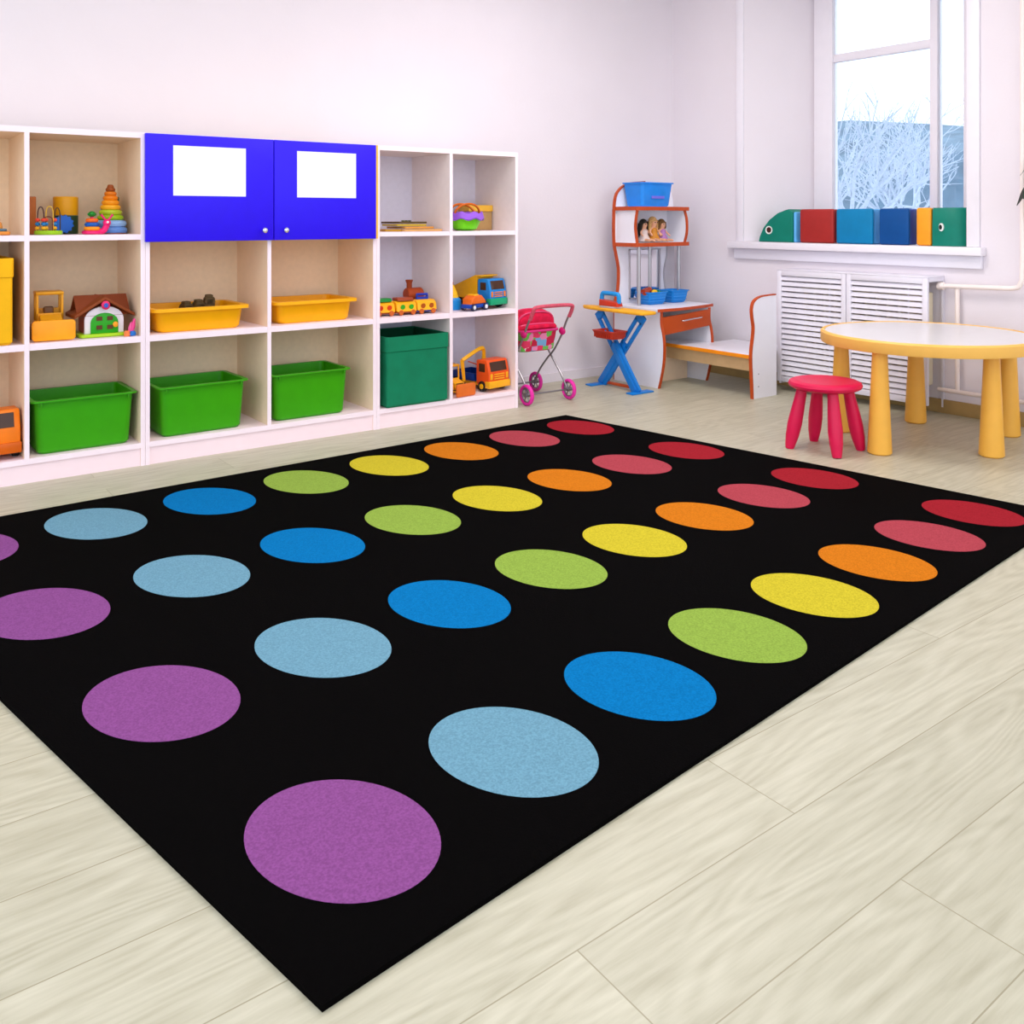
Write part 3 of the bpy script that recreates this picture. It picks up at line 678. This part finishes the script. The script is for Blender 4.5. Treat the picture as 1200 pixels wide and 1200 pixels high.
# ------------------------------------------------------------------ desk corner
def desk():
    t = thing('play_dresser', 'white play dresser with cherry edging, drawer and mirror shelf', 'dresser', (3.91, 3.78, 0))
    # local = world - (3.91,3.78)
    curve = [(.02, 0), (.005, .05), (-.018, .15), (-.024, .25), (-.016, .32), (.0, .38), (.0, .452)]
    # front curve of lower side panels, in (y,z)
    def side(x, off, nm='side_panel'):
        c = [(v.x+off, v.y) for v in catmull([(a, b, 0) for a, b in curve], 5)]
        o = G().prism(c+[(.395, .452), (.395, 0)], 'YZ', x, x+.016).build(nm, M['white'], t)
        G().prism(strip_poly(c, .006), 'YZ', x-.001, x+.017).build('edge_strip', M['brown'], o)['label'] = 'cherry brown edge strip'
    side(-.008, 0); side(.425, .015)
    top = [(-.045, -.012), (.15, -.018), (.36, .012), (.50, .045), (.50, .395), (-.045, .395)]
    dk_ = G().prism(top, 'XY', .4535, .4695, .001).build('desktop', M['white'], t)
    G().prism(strip_poly([(a, b, 0) for a, b in catmull([(-.045, -.012, 0), (.15, -.018, 0), (.36, .012, 0), (.50, .045, 0)], 1) and [(v.x, v.y) for v in catmull([(-.045, -.012, 0), (.15, -.018, 0), (.36, .012, 0), (.50, .045, 0)], 5)]], .005), 'XY', .453, .470).build('edge_strip', M['brown'], dk_)['label'] = 'cherry brown edge strip'
    d = G().prism([(.010, .312), (.423, .345), (.423, .442), (.010, .418)], 'XZ', -.002, .016, .001).build('drawer', M['drawer'], t)
    G().tube(catmull([(.165, .0, .391), (.175, -.018, .391), (.25, -.022, .398), (.325, -.018, .401), (.335, .0, .401)], 4), .0045, 8).build('handle', M['chrome'], d)
    # tall back panel with wavy left edge
    L_ = catmull([(.005, 0, 0), (.005, .3, 0), (.005, .47, 0), (.028, .56, 0), (.034, .68, 0), (.012, .78, 0), (-.004, .85, 0), (-.006, 1.0, 0), (.004, 1.12, 0), (.04, 1.18, 0), (.12, 1.22, 0), (.26, 1.235, 0)], 5)
    L2 = [(v.x, v.y) for v in L_]; Rs = [(.52-a*.6, b) for a, b in L2[::-1]]
    bp = G().prism(L2+Rs, 'XZ', .398, .412).build('back_panel', M['white'], t)
    G().prism(strip_poly(L2, .008), 'XZ', .392, .413).build('edge_strip', M['brown'], bp)['label'] = 'cherry brown edge strip'
    m_ = G().box(.125, .385, .391, .3975, .50, .80).build('mirror', M['mirror'], bp)
    g = G()
    for x0, x1, z0, z1 in ((.117, .393, .80, .806), (.117, .393, .494, .5), (.117, .125, .494, .806), (.385, .393, .494, .806)): g.box(x0, x1, .387, .3975, z0, z1)
    g.build('mirror_frame', M['greyp'], m_)
    wv = catmull([(.46, .48, 0), (.435, .56, 0), (.425, .66, 0), (.45, .76, 0), (.452, .825, 0)], 5)
    G().prism([(v.x, v.y) for v in wv]+[(.515, .825), (.515, .48)], 'XZ', .384, .3975).build('panel_reflection', M['greyp'], bp)  # grey shape modelled as the side board's reflection in the mirror
    # upper shelves, front a little oblique
    for z0, z1 in ((.828, .850), (1.050, 1.072)):
        s = G().prism([(.0, .215), (.24, .210), (.49, .235), (.50, .397), (.0, .397)], 'XY', z0, z1, .001).build('shelf_board', M['white'], t)
        G().prism(strip_poly([(.0, .397), (.0, .215), (.24, .210), (.49, .235)], .006), 'XY', z0-.001, z1+.001).build('edge_strip', M['brown'], s)['label'] = 'cherry brown edge strip'
    for x, sg in ((.012, 1), (.462, -1)):
        c = [(v.x+(0 if sg > 0 else .02), v.y) for v in catmull([(.222, .850, 0), (.232, .90, 0), (.238, .95, 0), (.232, 1.0, 0), (.222, 1.050, 0)], 5)] if sg > 0 else [(v.x, v.y) for v in catmull([(.252, .850, 0), (.236, .90, 0), (.232, .95, 0), (.236, 1.0, 0), (.252, 1.050, 0)], 5)]
        o = G().prism(c+[(.397, 1.050), (.397, .850)], 'YZ', x, x+.016).build('upper_side', M['white'], t)
        G().prism(strip_poly(c, .007), 'YZ', x-.001, x+.017).build('edge_strip', M['brown'], o)['label'] = 'cherry brown edge strip'
    for x, y in ((.047, .235), (.245, .34), (.468, .30)):
        G().cyl((x, y, .47), (x, y, .828), .0115, n=20).build('pole', M['polem'], t)
    return t
desk()
def bench():
    t = thing('wall_bench', 'low white bench with orange front edge and tall cherry edged end panel', 'bench', (4.095, 3.28, 0))
    s = G().prism([(0, .0), (.204, .0), (.204, .10), (.47, .10), (.47, .505), (.235, .505), (.235, .69), (.0, .69)], 'XY', .222, .240, .001).build('seat', M['white'], t)
    G().box(-.004, .0005, .0, .69, .220, .241, .001, 1).build('edge_strip', M['orange'], s)['label'] = 'orange edge strip'
    G().box(.035, .05, .0, .67, .145, .2215).build('apron', M['tan'], t)
    L_ = catmull([(.0, 0, 0), (-.004, .08, 0), (-.012, .20, 0), (-.010, .27, 0), (.004, .35, 0), (.008, .40, 0), (-.002, .45, 0), (-.006, .50, 0), (.012, .54, 0), (.06, .562, 0), (.12, .568, 0), (.2, .570, 0)], 5)
    L2 = [(v.x, v.y) for v in L_]
    e = G().prism(L2+[(.205, .570), (.205, 0)], 'XZ', -.017, -.0005).build('end_panel', M['white'], t)
    G().prism(strip_poly(L2, .007), 'XZ', -.0185, .0005).build('edge_strip', M['brown'], e)['label'] = 'cherry brown edge strip'
    for z in (.045, .115, ): G().lathe([(.0035, 0), (.0035, .0015)], (.045, -.0172, z+.02), 10, 'Y', rot=Matrix.Rotation(PI, 3, 'X')).build('screw', M['steel'], e)
    G().box(.0, .225, .675, .69, 0, .2215).build('foot_panel', M['side'], t)
    return t
bench()
# things on and in the dresser
def crate(label, loc, rz, hx, hy, h):
    t = thing('toy_crate', label, 'crate', loc, rz, 'blue crates on the dresser top')
    G().shell(hx, hy, h, .012, .012, th=.003, rim=.006, rimh=.006).build('tub', pl(20, 132, 214), t)
    g = G()
    for k in range(3):
        for s in (-1, 1):
            z = .02+k*.018; g.box(-hx*.82, hx*.82, s*(hy-.012+z*.1)-.0045, s*(hy-.012+z*.1)+.0045, z, z+.004); g.box(s*(hx-.012+z*.1)-.0045, s*(hx-.012+z*.1)+.0045, -hy*.75, hy*.75, z, z+.004)
    g.build('ribs', pl(60, 150, 226), t)
    return t
crate('blue plastic crate full of toys, left one on the dresser top', (4.085, 4.035, .4700), 0, .078, .062, .078)
crate('empty looking blue plastic crate, right one on the dresser top', (4.30, 4.06, .4700), 0, .072, .07, .078)
for nm, lb, loc, rz, c_, kind in (('toy_block', 'reddish brown toy lying across the blue crate', (4.045, 4.03, .53), .4, (170, 60, 30), 'cyl'), ('toy_ball', 'yellow toy piece heaped in the blue crate', (4.085, 4.01, .526), 0, (246, 190, 40), 'sph'),
                                  ('toy_block', 'green toy piece heaped in the blue crate', (4.13, 4.03, .53), .3, (20, 140, 80), 'box'), ('toy_block', 'dark blue toy piece at the back of the blue crate', (4.09, 4.065, .534), .8, (20, 70, 160), 'box')):
    g = G()
    if kind == 'cyl': g.tube([(-.05, 0, .012), (.035, 0, .028)], [.014, .018], 12); g.tube([(-.04, .02, .02), (.04, .02, .03)], .012, 12)
    elif kind == 'sph': g.sph((0, 0, .016), (.022, .018, .02))
    else: g.box(-.028, .028, -.016, .016, -.012, .018, .005); g.box(-.012, .012, -.01, .01, .018, .026, .003)
    o = g.build(nm, pl(*c_)); o.location = loc; o.rotation_euler.z = rz; tag(o, lb, 'toy', 'toys heaped in the blue crate')
t = thing('toy_bin', 'translucent blue plastic bin on the top of the dresser', 'bin', (4.10, 4.08, 1.0725))
G().shell(.135, .085, .15, .014, .02, rim=.008).build('tub', pl(40, 140, 236, .25), t)
G().box(-.05, .06, -.0835, -.080, .05, .066, .001, 1).build('sticker', pl(120, 110, 220), t)

def doll(label, x, y, h, hair, dress, lng):
    t = thing('doll', label, 'doll', (x, y, .8505), 0, 'dolls sitting on the dresser shelf')
    s = h/.14
    # body: skinned skeleton, sitting, legs forward (-Y)
    V = [((0, .0, .022), .017), ((0, .0, .045), .014), ((0, .0, .068), .016), ((0, 0, .082), .007), ((0, -.002, .100), .021), ((0, -.002, .118), .019),
         ((.022, 0, .072), .006), ((.034, -.01, .052), .0055), ((.038, -.03, .036), .005), ((-.022, 0, .072), .006), ((-.034, -.01, .052), .0055), ((-.038, -.03, .036), .005),
         ((.014, -.012, .016), .010), ((.018, -.045, .014), .008), ((.02, -.072, .010), .007), ((-.014, -.012, .016), .010), ((-.018, -.045, .014), .008), ((-.02, -.072, .010), .007)]
    E_ = [(0, 1), (1, 2), (2, 3), (3, 4), (4, 5), (2, 6), (6, 7), (7, 8), (2, 9), (9, 10), (10, 11), (0, 12), (12, 13), (13, 14), (0, 15), (15, 16), (16, 17)]
    me = bpy.data.meshes.new('body'); me.from_pydata([tuple(c*s for c in v) for v, r in V], E_, [])
    o = bpy.data.objects.new('body', me); COL.objects.link(o); o.parent = t
    sk = o.modifiers.new('Skin', 'SKIN'); sk.use_smooth_shade = True
    if not me.skin_vertices: me.skin_vertices.new(name='')
    for i, (v, r) in enumerate(V): me.skin_vertices[0].data[i].radius = (r*s, r*s)
    me.skin_vertices[0].data[0].use_root = True
    o.modifiers.new('Sub', 'SUBSURF').levels = 1; o.modifiers['Sub'].render_levels = 2
    me.materials.append(M['skin'])
    for q in (-1, 1): G().sph((q*.008*s, -.0215*s, .106*s), .0028*s, 8, 6).build('eye', pl(30, 24, 30), t)
    g = G(); g.lathe([(.033*s, .006*s), (.034*s, .02*s), (.02*s, .045*s), (.019*s, .07*s), (.009*s, .078*s)], (0, -.002, 0), 18, sy=1.1); g.build('dress', dress, t)
    g = G(); g.sph((0, .007*s, .112*s), (.025*s, .023*s, .026*s)); g.tube([(0, .022*s, .11*s), (0, .026*s, .08*s), (0, .026*s, (.1-lng)*s)], [.02*s, .021*s, .012*s])
    for q in (-1, 1): g.tube([(q*.02*s, .0, .118*s), (q*.025*s, .002*s, .09*s), (q*.025*s, .002*s, (.1-lng*.7)*s)], [.010*s, .010*s, .006*s], 8)
    g.build('hair', hair, t)
hm = lambda n, c: mat(n, c, .7, var=.25, scale=120, bump=.5, bscale=250)
doll('dark haired doll leaning left on the dresser shelf', 4.085, 4.10, .15, hm('dark_hair', (40, 34, 26)), pl(226, 206, 200), .07)
doll('tallest blond doll in the middle on the dresser shelf', 4.153, 4.085, .165, hm('blond_hair', (206, 160, 100)), pl(206, 134, 40), .075)
doll('brown haired doll in a lilac dress, rightmost on the dresser shelf', 4.225, 4.08, .15, hm('brown_hair', (110, 76, 36)), pl(176, 120, 180), .03)

# toy ironing board
def ironing():
    t = thing('toy_ironing_board', 'toy ironing board with yellow top and crossed blue legs', 'ironing board', (3.72, 3.92, 0))
    pts = [(.045*math.cos(a)*1.25, .0) for a in ()]
    L_ = catmull([(0, .34, 0), (-.045, .27, 0), (-.062, .12, 0), (-.066, -.12, 0), (-.062, -.215, 0), (-.03, -.235, 0), (.03, -.235, 0), (.062, -.215, 0), (.066, -.12, 0), (.062, .12, 0), (.045, .27, 0), (0, .34, 0)], 5)[:-1]
    poly = [(v.x, v.y) for v in L_]
    G().prism(poly, 'XY', .452, .470, .006).build('board_top', M['yboard'], t)
    def leg(y0, y1, z1, dx, xs):
        # one slab of the cross, slotted near its top
        ang = math.atan2(y1-y0, z1); Ln = math.hypot(y1-y0, z1); hw = .033
        o = rrect(-hw, hw, 0, Ln, .006, 2)
        g = G(); a = .52
        parts = [rrect(-hw, hw, 0, Ln*.60, .004, 2), rrect(-hw, -hw*.42, Ln*.58, Ln*.93, .003, 2), rrect(hw*.42, hw, Ln*.58, Ln*.93, .003, 2), rrect(-hw, hw, Ln*.91, Ln, .004, 2)]
        rot = Matrix.Rotation(-ang, 4, 'X')
        for p in parts:
            b = G(); b.prism(p, 'YZ', xs-.009, xs+.009, .002); b.bm.transform(rot); b.bm.transform(Matrix.Translation((0, y0, 0)))
            g.merge(b.bm)
        # raised ridge along the lower half
        b = G(); b.box(xs-.012, xs+.012, -.012, .012, .02, Ln*.58, .002); b.bm.transform(rot); b.bm.transform(Matrix.Translation((0, y0, 0))); g.merge(b.bm)
        return g
    l = leg(-.15, .18, .445, 0, -.016); l.build('leg', M['blueb'], t)
    l = leg(.19, -.16, .445, 0, .016); l.build('leg', M['blueb'], t)
    for y in (-.155, .195):
        G().box(-.085, .085, y-.028, y+.028, 0, .009, .003).build('foot', M['blueb'], t)
    G().box(.012, .03, -.13, .165, .010, .026, .002).build('stretcher', M['brown'], t)['label'] = 'brown stretcher bar'
ironing()
t = thing('small_basket', 'small red brown plastic basket hung on the ironing board legs', 'basket', (3.66, 3.955, .300), 0); t.scale = (.9, .88, .9)
g = G(); R = lambda a, b, z: [(u, v, z) for u, v in rrect(-a, a, -b, b, .012)]
g.rings([R(.052, .085, 0), R(.064, .100, .045), R(.068, .104, .046), R(.068, .104, .052), R(.060, .097, .052), R(.049, .082, .004)])
for k in range(9):
    y = -.08+.02*k
    for s in (-1, 1): g.box(s*.060-.004, s*.060+.004, y-.003, y+.003, .008, .044)
g.build('tub', pl(186, 52, 30), t)
t = thing('toy_iron', 'blue and red toy iron standing on the ironing board', 'toy iron', (3.715, 4.00, .4705), PI/2+.1)
G().prism([(-.075, .0), (-.03, .03), (.05, .034), (.075, .02), (.075, -.02), (.05, -.034), (-.03, -.03)], 'XY', 0, .010, .002).build('sole', M['greyp'], t)
G().prism([(-.07, .0105), (-.06, .035), (.075, .048), (.078, .0105)], 'XZ', -.026, .026, .005).build('iron_body', pl(206, 60, 34), t)
G().tube(catmull([(-.06, 0, .028), (-.056, 0, .075), (-.03, 0, .083), (.045, 0, .085), (.07, 0, .078), (.078, 0, .03)], 5), .0135, 10).build('handle', pl(30, 150, 226), t)

# ------------------------------------------------------------------ round table and stool
t = thing('round_table', 'round white topped play table with yellow rim and conical legs', 'table', (3.97, 2.195, 0))
g = G(); R = .455
g.lathe([(R-.04, .434), (R-.004, .434), (R, .440), (R, .480), (R-.006, .487), (R-.017, .487), (R-.019, .482), (R-.06, .472)], n=72)
g.build('table_rim', M['tabley'], t)
G().lathe([(R-.0195, .4825), (R-.022, .4845), (.02, .4845)], n=72).build('tabletop', M['tablew'], t)
for x, y in ((3.820, 2.531), (3.584, 2.190), (4.276, 2.421), (3.922, 1.884), (4.354, 2.015)):
    x -= 3.97; y -= 2.195
    G().lathe([(.044, 0), (.050, .006), (.050, .012), (.044, .14), (.035, .34), (.031, .438)], (x, y, 0), 28).build('leg', M['tablel'], t)
def stool(loc, label):
    t = thing('round_stool', label, 'stool', loc)
    R = .154
    G().lathe([(R-.05, .262), (R-.02, .263), (R-.004, .272), (R, .282), (R-.005, .293), (R-.018, .299), (R-.035, .299), (R-.06, .296), (.02, .294)], n=56).build('seat', M['stool'], t)
    for a in (135+2, 225+8, 315+2, 45+8):
        a = math.radians(a); dx, dy = math.cos(a), math.sin(a)
        b = Vector((dx*.150, dy*.150, 0)); tp = Vector((dx*.095, dy*.095, .268))
        pts = [b.lerp(tp, k) for k in (0, .05, .2, .4, .6, .8, 1)]
        G().tube(pts, [.018, .021, .0275, .0305, .028, .0245, .022], 20).build('leg', M['stool'], t)
stool((3.46, 2.372, .0005), 'glossy pinkish red round plastic stool beside the round table')

# ------------------------------------------------------------------ radiator cover, radiator, pipes
t = thing('radiator_cover', 'white slatted radiator cover under the window sill', 'radiator cover', (4.43, 2.447, 0))
for k, (a, b) in enumerate(((.463, .912), (.0, .459))):
    z0, z1 = .055, .698
    g = G()
    for y0, y1, q0, q1 in ((a, a+.028, z0, z1), (b-.028, b, z0, z1), (a+.028, b-.028, z0, z0+.032), (a+.028, b-.028, z1-.030, z1)): g.box(0, .018, y0, y1, q0, q1, .002)
    fr = g.build('door_frame', M['grille'], t)
    g = G(); n = 19; za, zb = z0+.032, z1-.030; p = (zb-za)/n
    for i in range(n):
        z = za+p*(i+.5)
        g.box(-.002, .002, a+.026, b-.026, -p*.44, p*.44, .0005, 1, rot=None)
        # tilt the slat about its length
        vs = g.bm.verts[-8:] if False else None
    g.bm.free(); g.bm = bmesh.new()
    for i in range(n):
        z = za+p*(i+.5)
        s = G(); s.box(-.0022, .0022, a+.026, b-.026, -p*.40, p*.40, .0006, 1); s.bm.transform(Matrix.Rotation(.42, 4, 'Y')); s.bm.transform(Matrix.Translation((.009, 0, z))); g.merge(s.bm)
    g.build('slats', M['grille'], fr)
    for sx in (a+.11, ):
        g = G().box(.016, .021, sx-.003, sx+.003, za, zb); g.build('slat_bar', M['grille'], fr)
g = G(); g.box(0.019, .168, -.0, .010, .678, .698, .001); g.box(.155, .168, 0, .010, .03, .678); g.build('side_frame', M['grille'], t)
G().box(.0, .168, .001, .912, .6985, .706, .001).build('top_board', M['grille'], t)
G().box(.019, .168, .90, .912, .04, .698).build('side_panel', M['grille'], t)
t = thing('radiator', 'cream ribbed radiator half hidden behind the slatted cover', 'radiator', (4.525, 2.47, .14))
for k in range(12):
    y = .03+k*.064
    G().box(-.045, .045, y-.010, y+.010, 0, .48, .009).cyl((-.035, y, .02), (-.035, y+.064 if k < 11 else y+.02, .02), .014).cyl((-.035, y, .46), (-.035, y+.064 if k < 11 else y+.02, .46), .014).build('rib', M['rad'], t)
t = thing('heating_pipe', 'cream heating pipe bending up the wall right of the window', 'pipe', (4.56, 2.2, 0))
G().tube([(-.0, .25, .655), (0, -.06, .662)]+[tuple(v) for v in catmull([(0, -.10, .663), (0, -.135, .672), (0, -.152, .705)], 5)]+[(0, -.155, .80), (0, -.155, 1.5), (0, -.155, 2.74)], .012, 12).build('riser', M['pipe'], t)
G().tube([(.008, .165, .650), (.008, .165, .125)], .011, 12).build('drop', M['pipe'], t)
G().tube([(.0, .26, .125), (0, .0, .125), (0, -1.2, .125)], .011, 12).build('return_pipe', M['pipe'], t)
g = G(); g.lathe([(.017, -.018), (.02, -.014), (.02, .014), (.017, .018)], (0, .245, .655), 16, 'Y'); g.cyl((-.03, .245, .655), (0, .245, .655), .010); g.build('valve', M['pipe'], t)

# ------------------------------------------------------------------ foam caterpillar blocks on the sill
FZ = SZ+.0008
def foam(name, label, y0, y1, depth, face, side_m, x=4.618, h=.198, rz=0.):
    t = thing(name, label, 'foam block', (x, (y0+y1)/2, FZ), rz, 'soft foam blocks on the window sill')
    w_ = (y1-y0)/2
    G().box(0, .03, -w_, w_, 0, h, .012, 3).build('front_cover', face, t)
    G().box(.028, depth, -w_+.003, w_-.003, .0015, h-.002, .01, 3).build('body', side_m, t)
    return t
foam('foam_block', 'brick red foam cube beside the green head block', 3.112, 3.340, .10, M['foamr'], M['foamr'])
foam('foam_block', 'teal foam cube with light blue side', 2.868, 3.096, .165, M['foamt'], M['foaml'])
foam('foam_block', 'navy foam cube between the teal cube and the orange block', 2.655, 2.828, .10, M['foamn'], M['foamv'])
# left head: quarter-round profile
def quarter(r0, r1, n=14): return [(0, 0)]+[(r0*math.cos(PI/2*k/n), r1*math.sin(PI/2*k/n)) for k in range(n+1)]
t = thing('foam_head_block', 'green rounded foam head block with an eye, leftmost on the sill', 'foam block', (4.618, 3.39, FZ), 0, 'soft foam blocks on the window sill')
hd = [(0, 0), (.245, 0)]+[(.245*math.cos(PI/2*k/14)**.9 if k < 14 else 0, .200*math.sin(PI/2*k/14)) for k in range(1, 15)]
hp = [(0, 0), (.250, 0), (.243, .03), (.215, .085), (.17, .135), (.11, .175), (.05, .195), (.03, .199), (0, .180)]
G().prism(hp, 'YZ', 0, .16, .006).build('head', M['foamg'], t)
e = G().lathe([(.026, 0), (.026, .003), (.02, .005)], (0, .175, .072), 24, 'X', rot=Matrix.Rotation(PI, 3, 'Z'), sy=.8)
e = G(); e.lathe([(.025, -.003), (.025, .001)], (0, .170, .072), 24, 'X'); e = e.build('eye', pl(238, 236, 230), t)
G().lathe([(.017, -.0045), (.017, -.003)], (0, .168, .073), 20, 'X').build('pupil', pl(60, 24, 16), e)
G().box(.004, .158, -.024, -.003, .0, .182, .008).build('back_face', M['foaml'], t)
# right end: orange block and curved green end piece
foam('foam_block', 'orange foam block beside the green end block', 2.530, 2.612, .15, M['foamo'], M['foamo'], x=4.615, h=.200)
t = thing('foam_head_block', 'green rounded foam head block with an eye, rightmost on the sill', 'foam block', (4.612, 2.520, FZ), 0, 'soft foam blocks on the window sill')
g = G(); rs = []
for k in range(13):
    a = PI/2*k/12
    y = -.175*math.sin(a); x = .0+.10*(1-math.cos(a))**1.6
    rs.append([(x, y, 0), (x-.0, y, .10), (x+.004, y, .19), (x+.01, y, .199), (.15, y, .199), (.15, y, 0)])
g.rings(rs); g.build('head', M['foamg'], t)
e = G(); e.lathe([(.021, -.006), (.021, .004)], (.0, -.05, .098), 24, 'X', sx=.6); e = e.build('eye', pl(238, 240, 236), t)
G().lathe([(.013, -.0085), (.013, -.006)], (.0, -.047, .098), 20, 'X', sx=.6).build('pupil', pl(20, 30, 24), e)

# ------------------------------------------------------------------ plant at the right edge
t = thing('potted_plant', 'dark leaved potted plant on a wall bracket at the right picture edge', 'plant', (4.50, 1.93, 1.02))
G().lathe([(.045, 0), (.05, .004), (.065, .09), (.07, .092), (.07, .108), (.062, .108), (.058, .09), (0, .088)], (0, -.02, 0), 28).build('pot', M['pot'], t)
G().box(-.07, .095, -.06, .02, -.012, -.001, .003).build('bracket', M['trimw'], t)
for k, (a, ln, z) in enumerate(((95, .13, -.05), (150, .12, -.02), (200, .12, .04), (60, .10, .10), (260, .12, .06), (300, .1, .1), (120, .11, .09), (340, .09, .1))):
    a = math.radians(a); d = Vector((math.cos(a), math.sin(a), 0))
    b = Vector((0, -.02, .09)); tip = b+d*ln+Vector((0, 0, z)); mid = b+d*ln*.55+Vector((0, 0, .05+max(z, 0)))
    pts = catmull([tuple(b), tuple(mid), tuple(tip)], 5); n = len(pts); g = G(); rs = []
    sd = Vector((-d.y, d.x, 0))
    for i, p in enumerate(pts):
        w_ = .004+.034*math.sin(PI*min(1, (i/(n-1))**1.3))
        rs.append([p+sd*w_, p+Vector((0, 0, .002)), p-sd*w_, p-Vector((0, 0, .0015))])
    g.rings(rs); g.build('leaf', M['leaf'], t)

# ------------------------------------------------------------------ outside the window: frosted trees and snow
struct(G().box(5.2, 60, -30, 60, -1.3, -1.2).build('ground', M['snow']))
g = G(); NX = 26
g.rings([[(30+3*math.sin(k*.7), -30+k*4, -1.2), (32+2*math.sin(k*.5), -30+k*4, 3.0+.5*math.sin(k*1.3)), (40, -30+k*4, 5.2+.7*math.sin(k*.9+1)), (55, -30+k*4, -1.2)] for k in range(NX)])
struct(g.build('backdrop_hill', mat('wooded_backdrop', (104, 128, 146), .9, var=.25, scale=.9)))  # invented backdrop that keeps the panes darker than the bright sky
def tree(x, y, h, seed, label):
    rnd = random.Random(seed); g = G()
    def br(p, d, ln, r, lv):
        q = p+d*ln; m = p+d*ln*.5+Vector((rnd.uniform(-1, 1), rnd.uniform(-1, 1), rnd.uniform(-1, 1)))*ln*.06
        g.tube([p, m, q], [r*.7, r*.55, r*.42], 5)
        if lv == 0: return
        for k in range(4 if lv > 2 else 3):
            v = (d+Vector((rnd.uniform(-1, 1), rnd.uniform(-1, 1), rnd.uniform(-.35, .75)))*.85).normalized()
            br(p+d*ln*rnd.uniform(.55, 1), v, ln*rnd.uniform(.55, .78), r*.55, lv-1)
    br(Vector((x, y, -1.2)), Vector((0, 0, 1)), h*.3, .14, 5)
    tag(g.build('frosted_tree', M['bark']), label, 'tree', 'frosted trees outside the window')
tree(9.0, 6.0, 5.6, 3, 'white frosted bare tree seen through the left of the window pane')
tree(16.0, 9.3, 7.0, 5, 'white frosted bare tree seen through the middle of the window pane')
tree(13.0, 5.0, 6.0, 9, 'white frosted bare tree seen through the right of the window')

# ------------------------------------------------------------------ world, camera
wd = bpy.data.worlds.new('World'); SC.world = wd; wd.use_nodes = True
bg = wd.node_tree.nodes['Background']; bg.inputs[0].default_value = (.82, .89, 1.0, 1); bg.inputs[1].default_value = 2.1
sd = bpy.data.lights.new('sun', 'SUN'); sd.energy = 1.0; sd.angle = .03; sd.color = (1, .96, .9)
so = bpy.data.objects.new('sun', sd); COL.objects.link(so); so.rotation_euler = Vector((.15, -.8, -.55)).to_track_quat('-Z', 'Y').to_euler()
cam = bpy.data.cameras.new('Camera'); co = bpy.data.objects.new('Camera', cam); COL.objects.link(co)
cam.sensor_width = 36; cam.sensor_fit = 'HORIZONTAL'; cam.lens = 1073/1200*36; cam.shift_y = -(600-256)/1200
th = math.radians(53.3088)
co.location = (0, 0, 1.0)
# forward vector (cos th, sin th): rotate about Z
co.rotation_euler = (PI/2, 0, math.atan2(math.sin(th), math.cos(th))-PI/2)
cam.clip_start = .05; cam.clip_end = 200
SC.camera = co
vs = SC.view_settings
vs.view_transform = 'Standard'; vs.look = 'None'; vs.gamma = 1; vs.use_curve_mapping = False; vs.exposure = .05
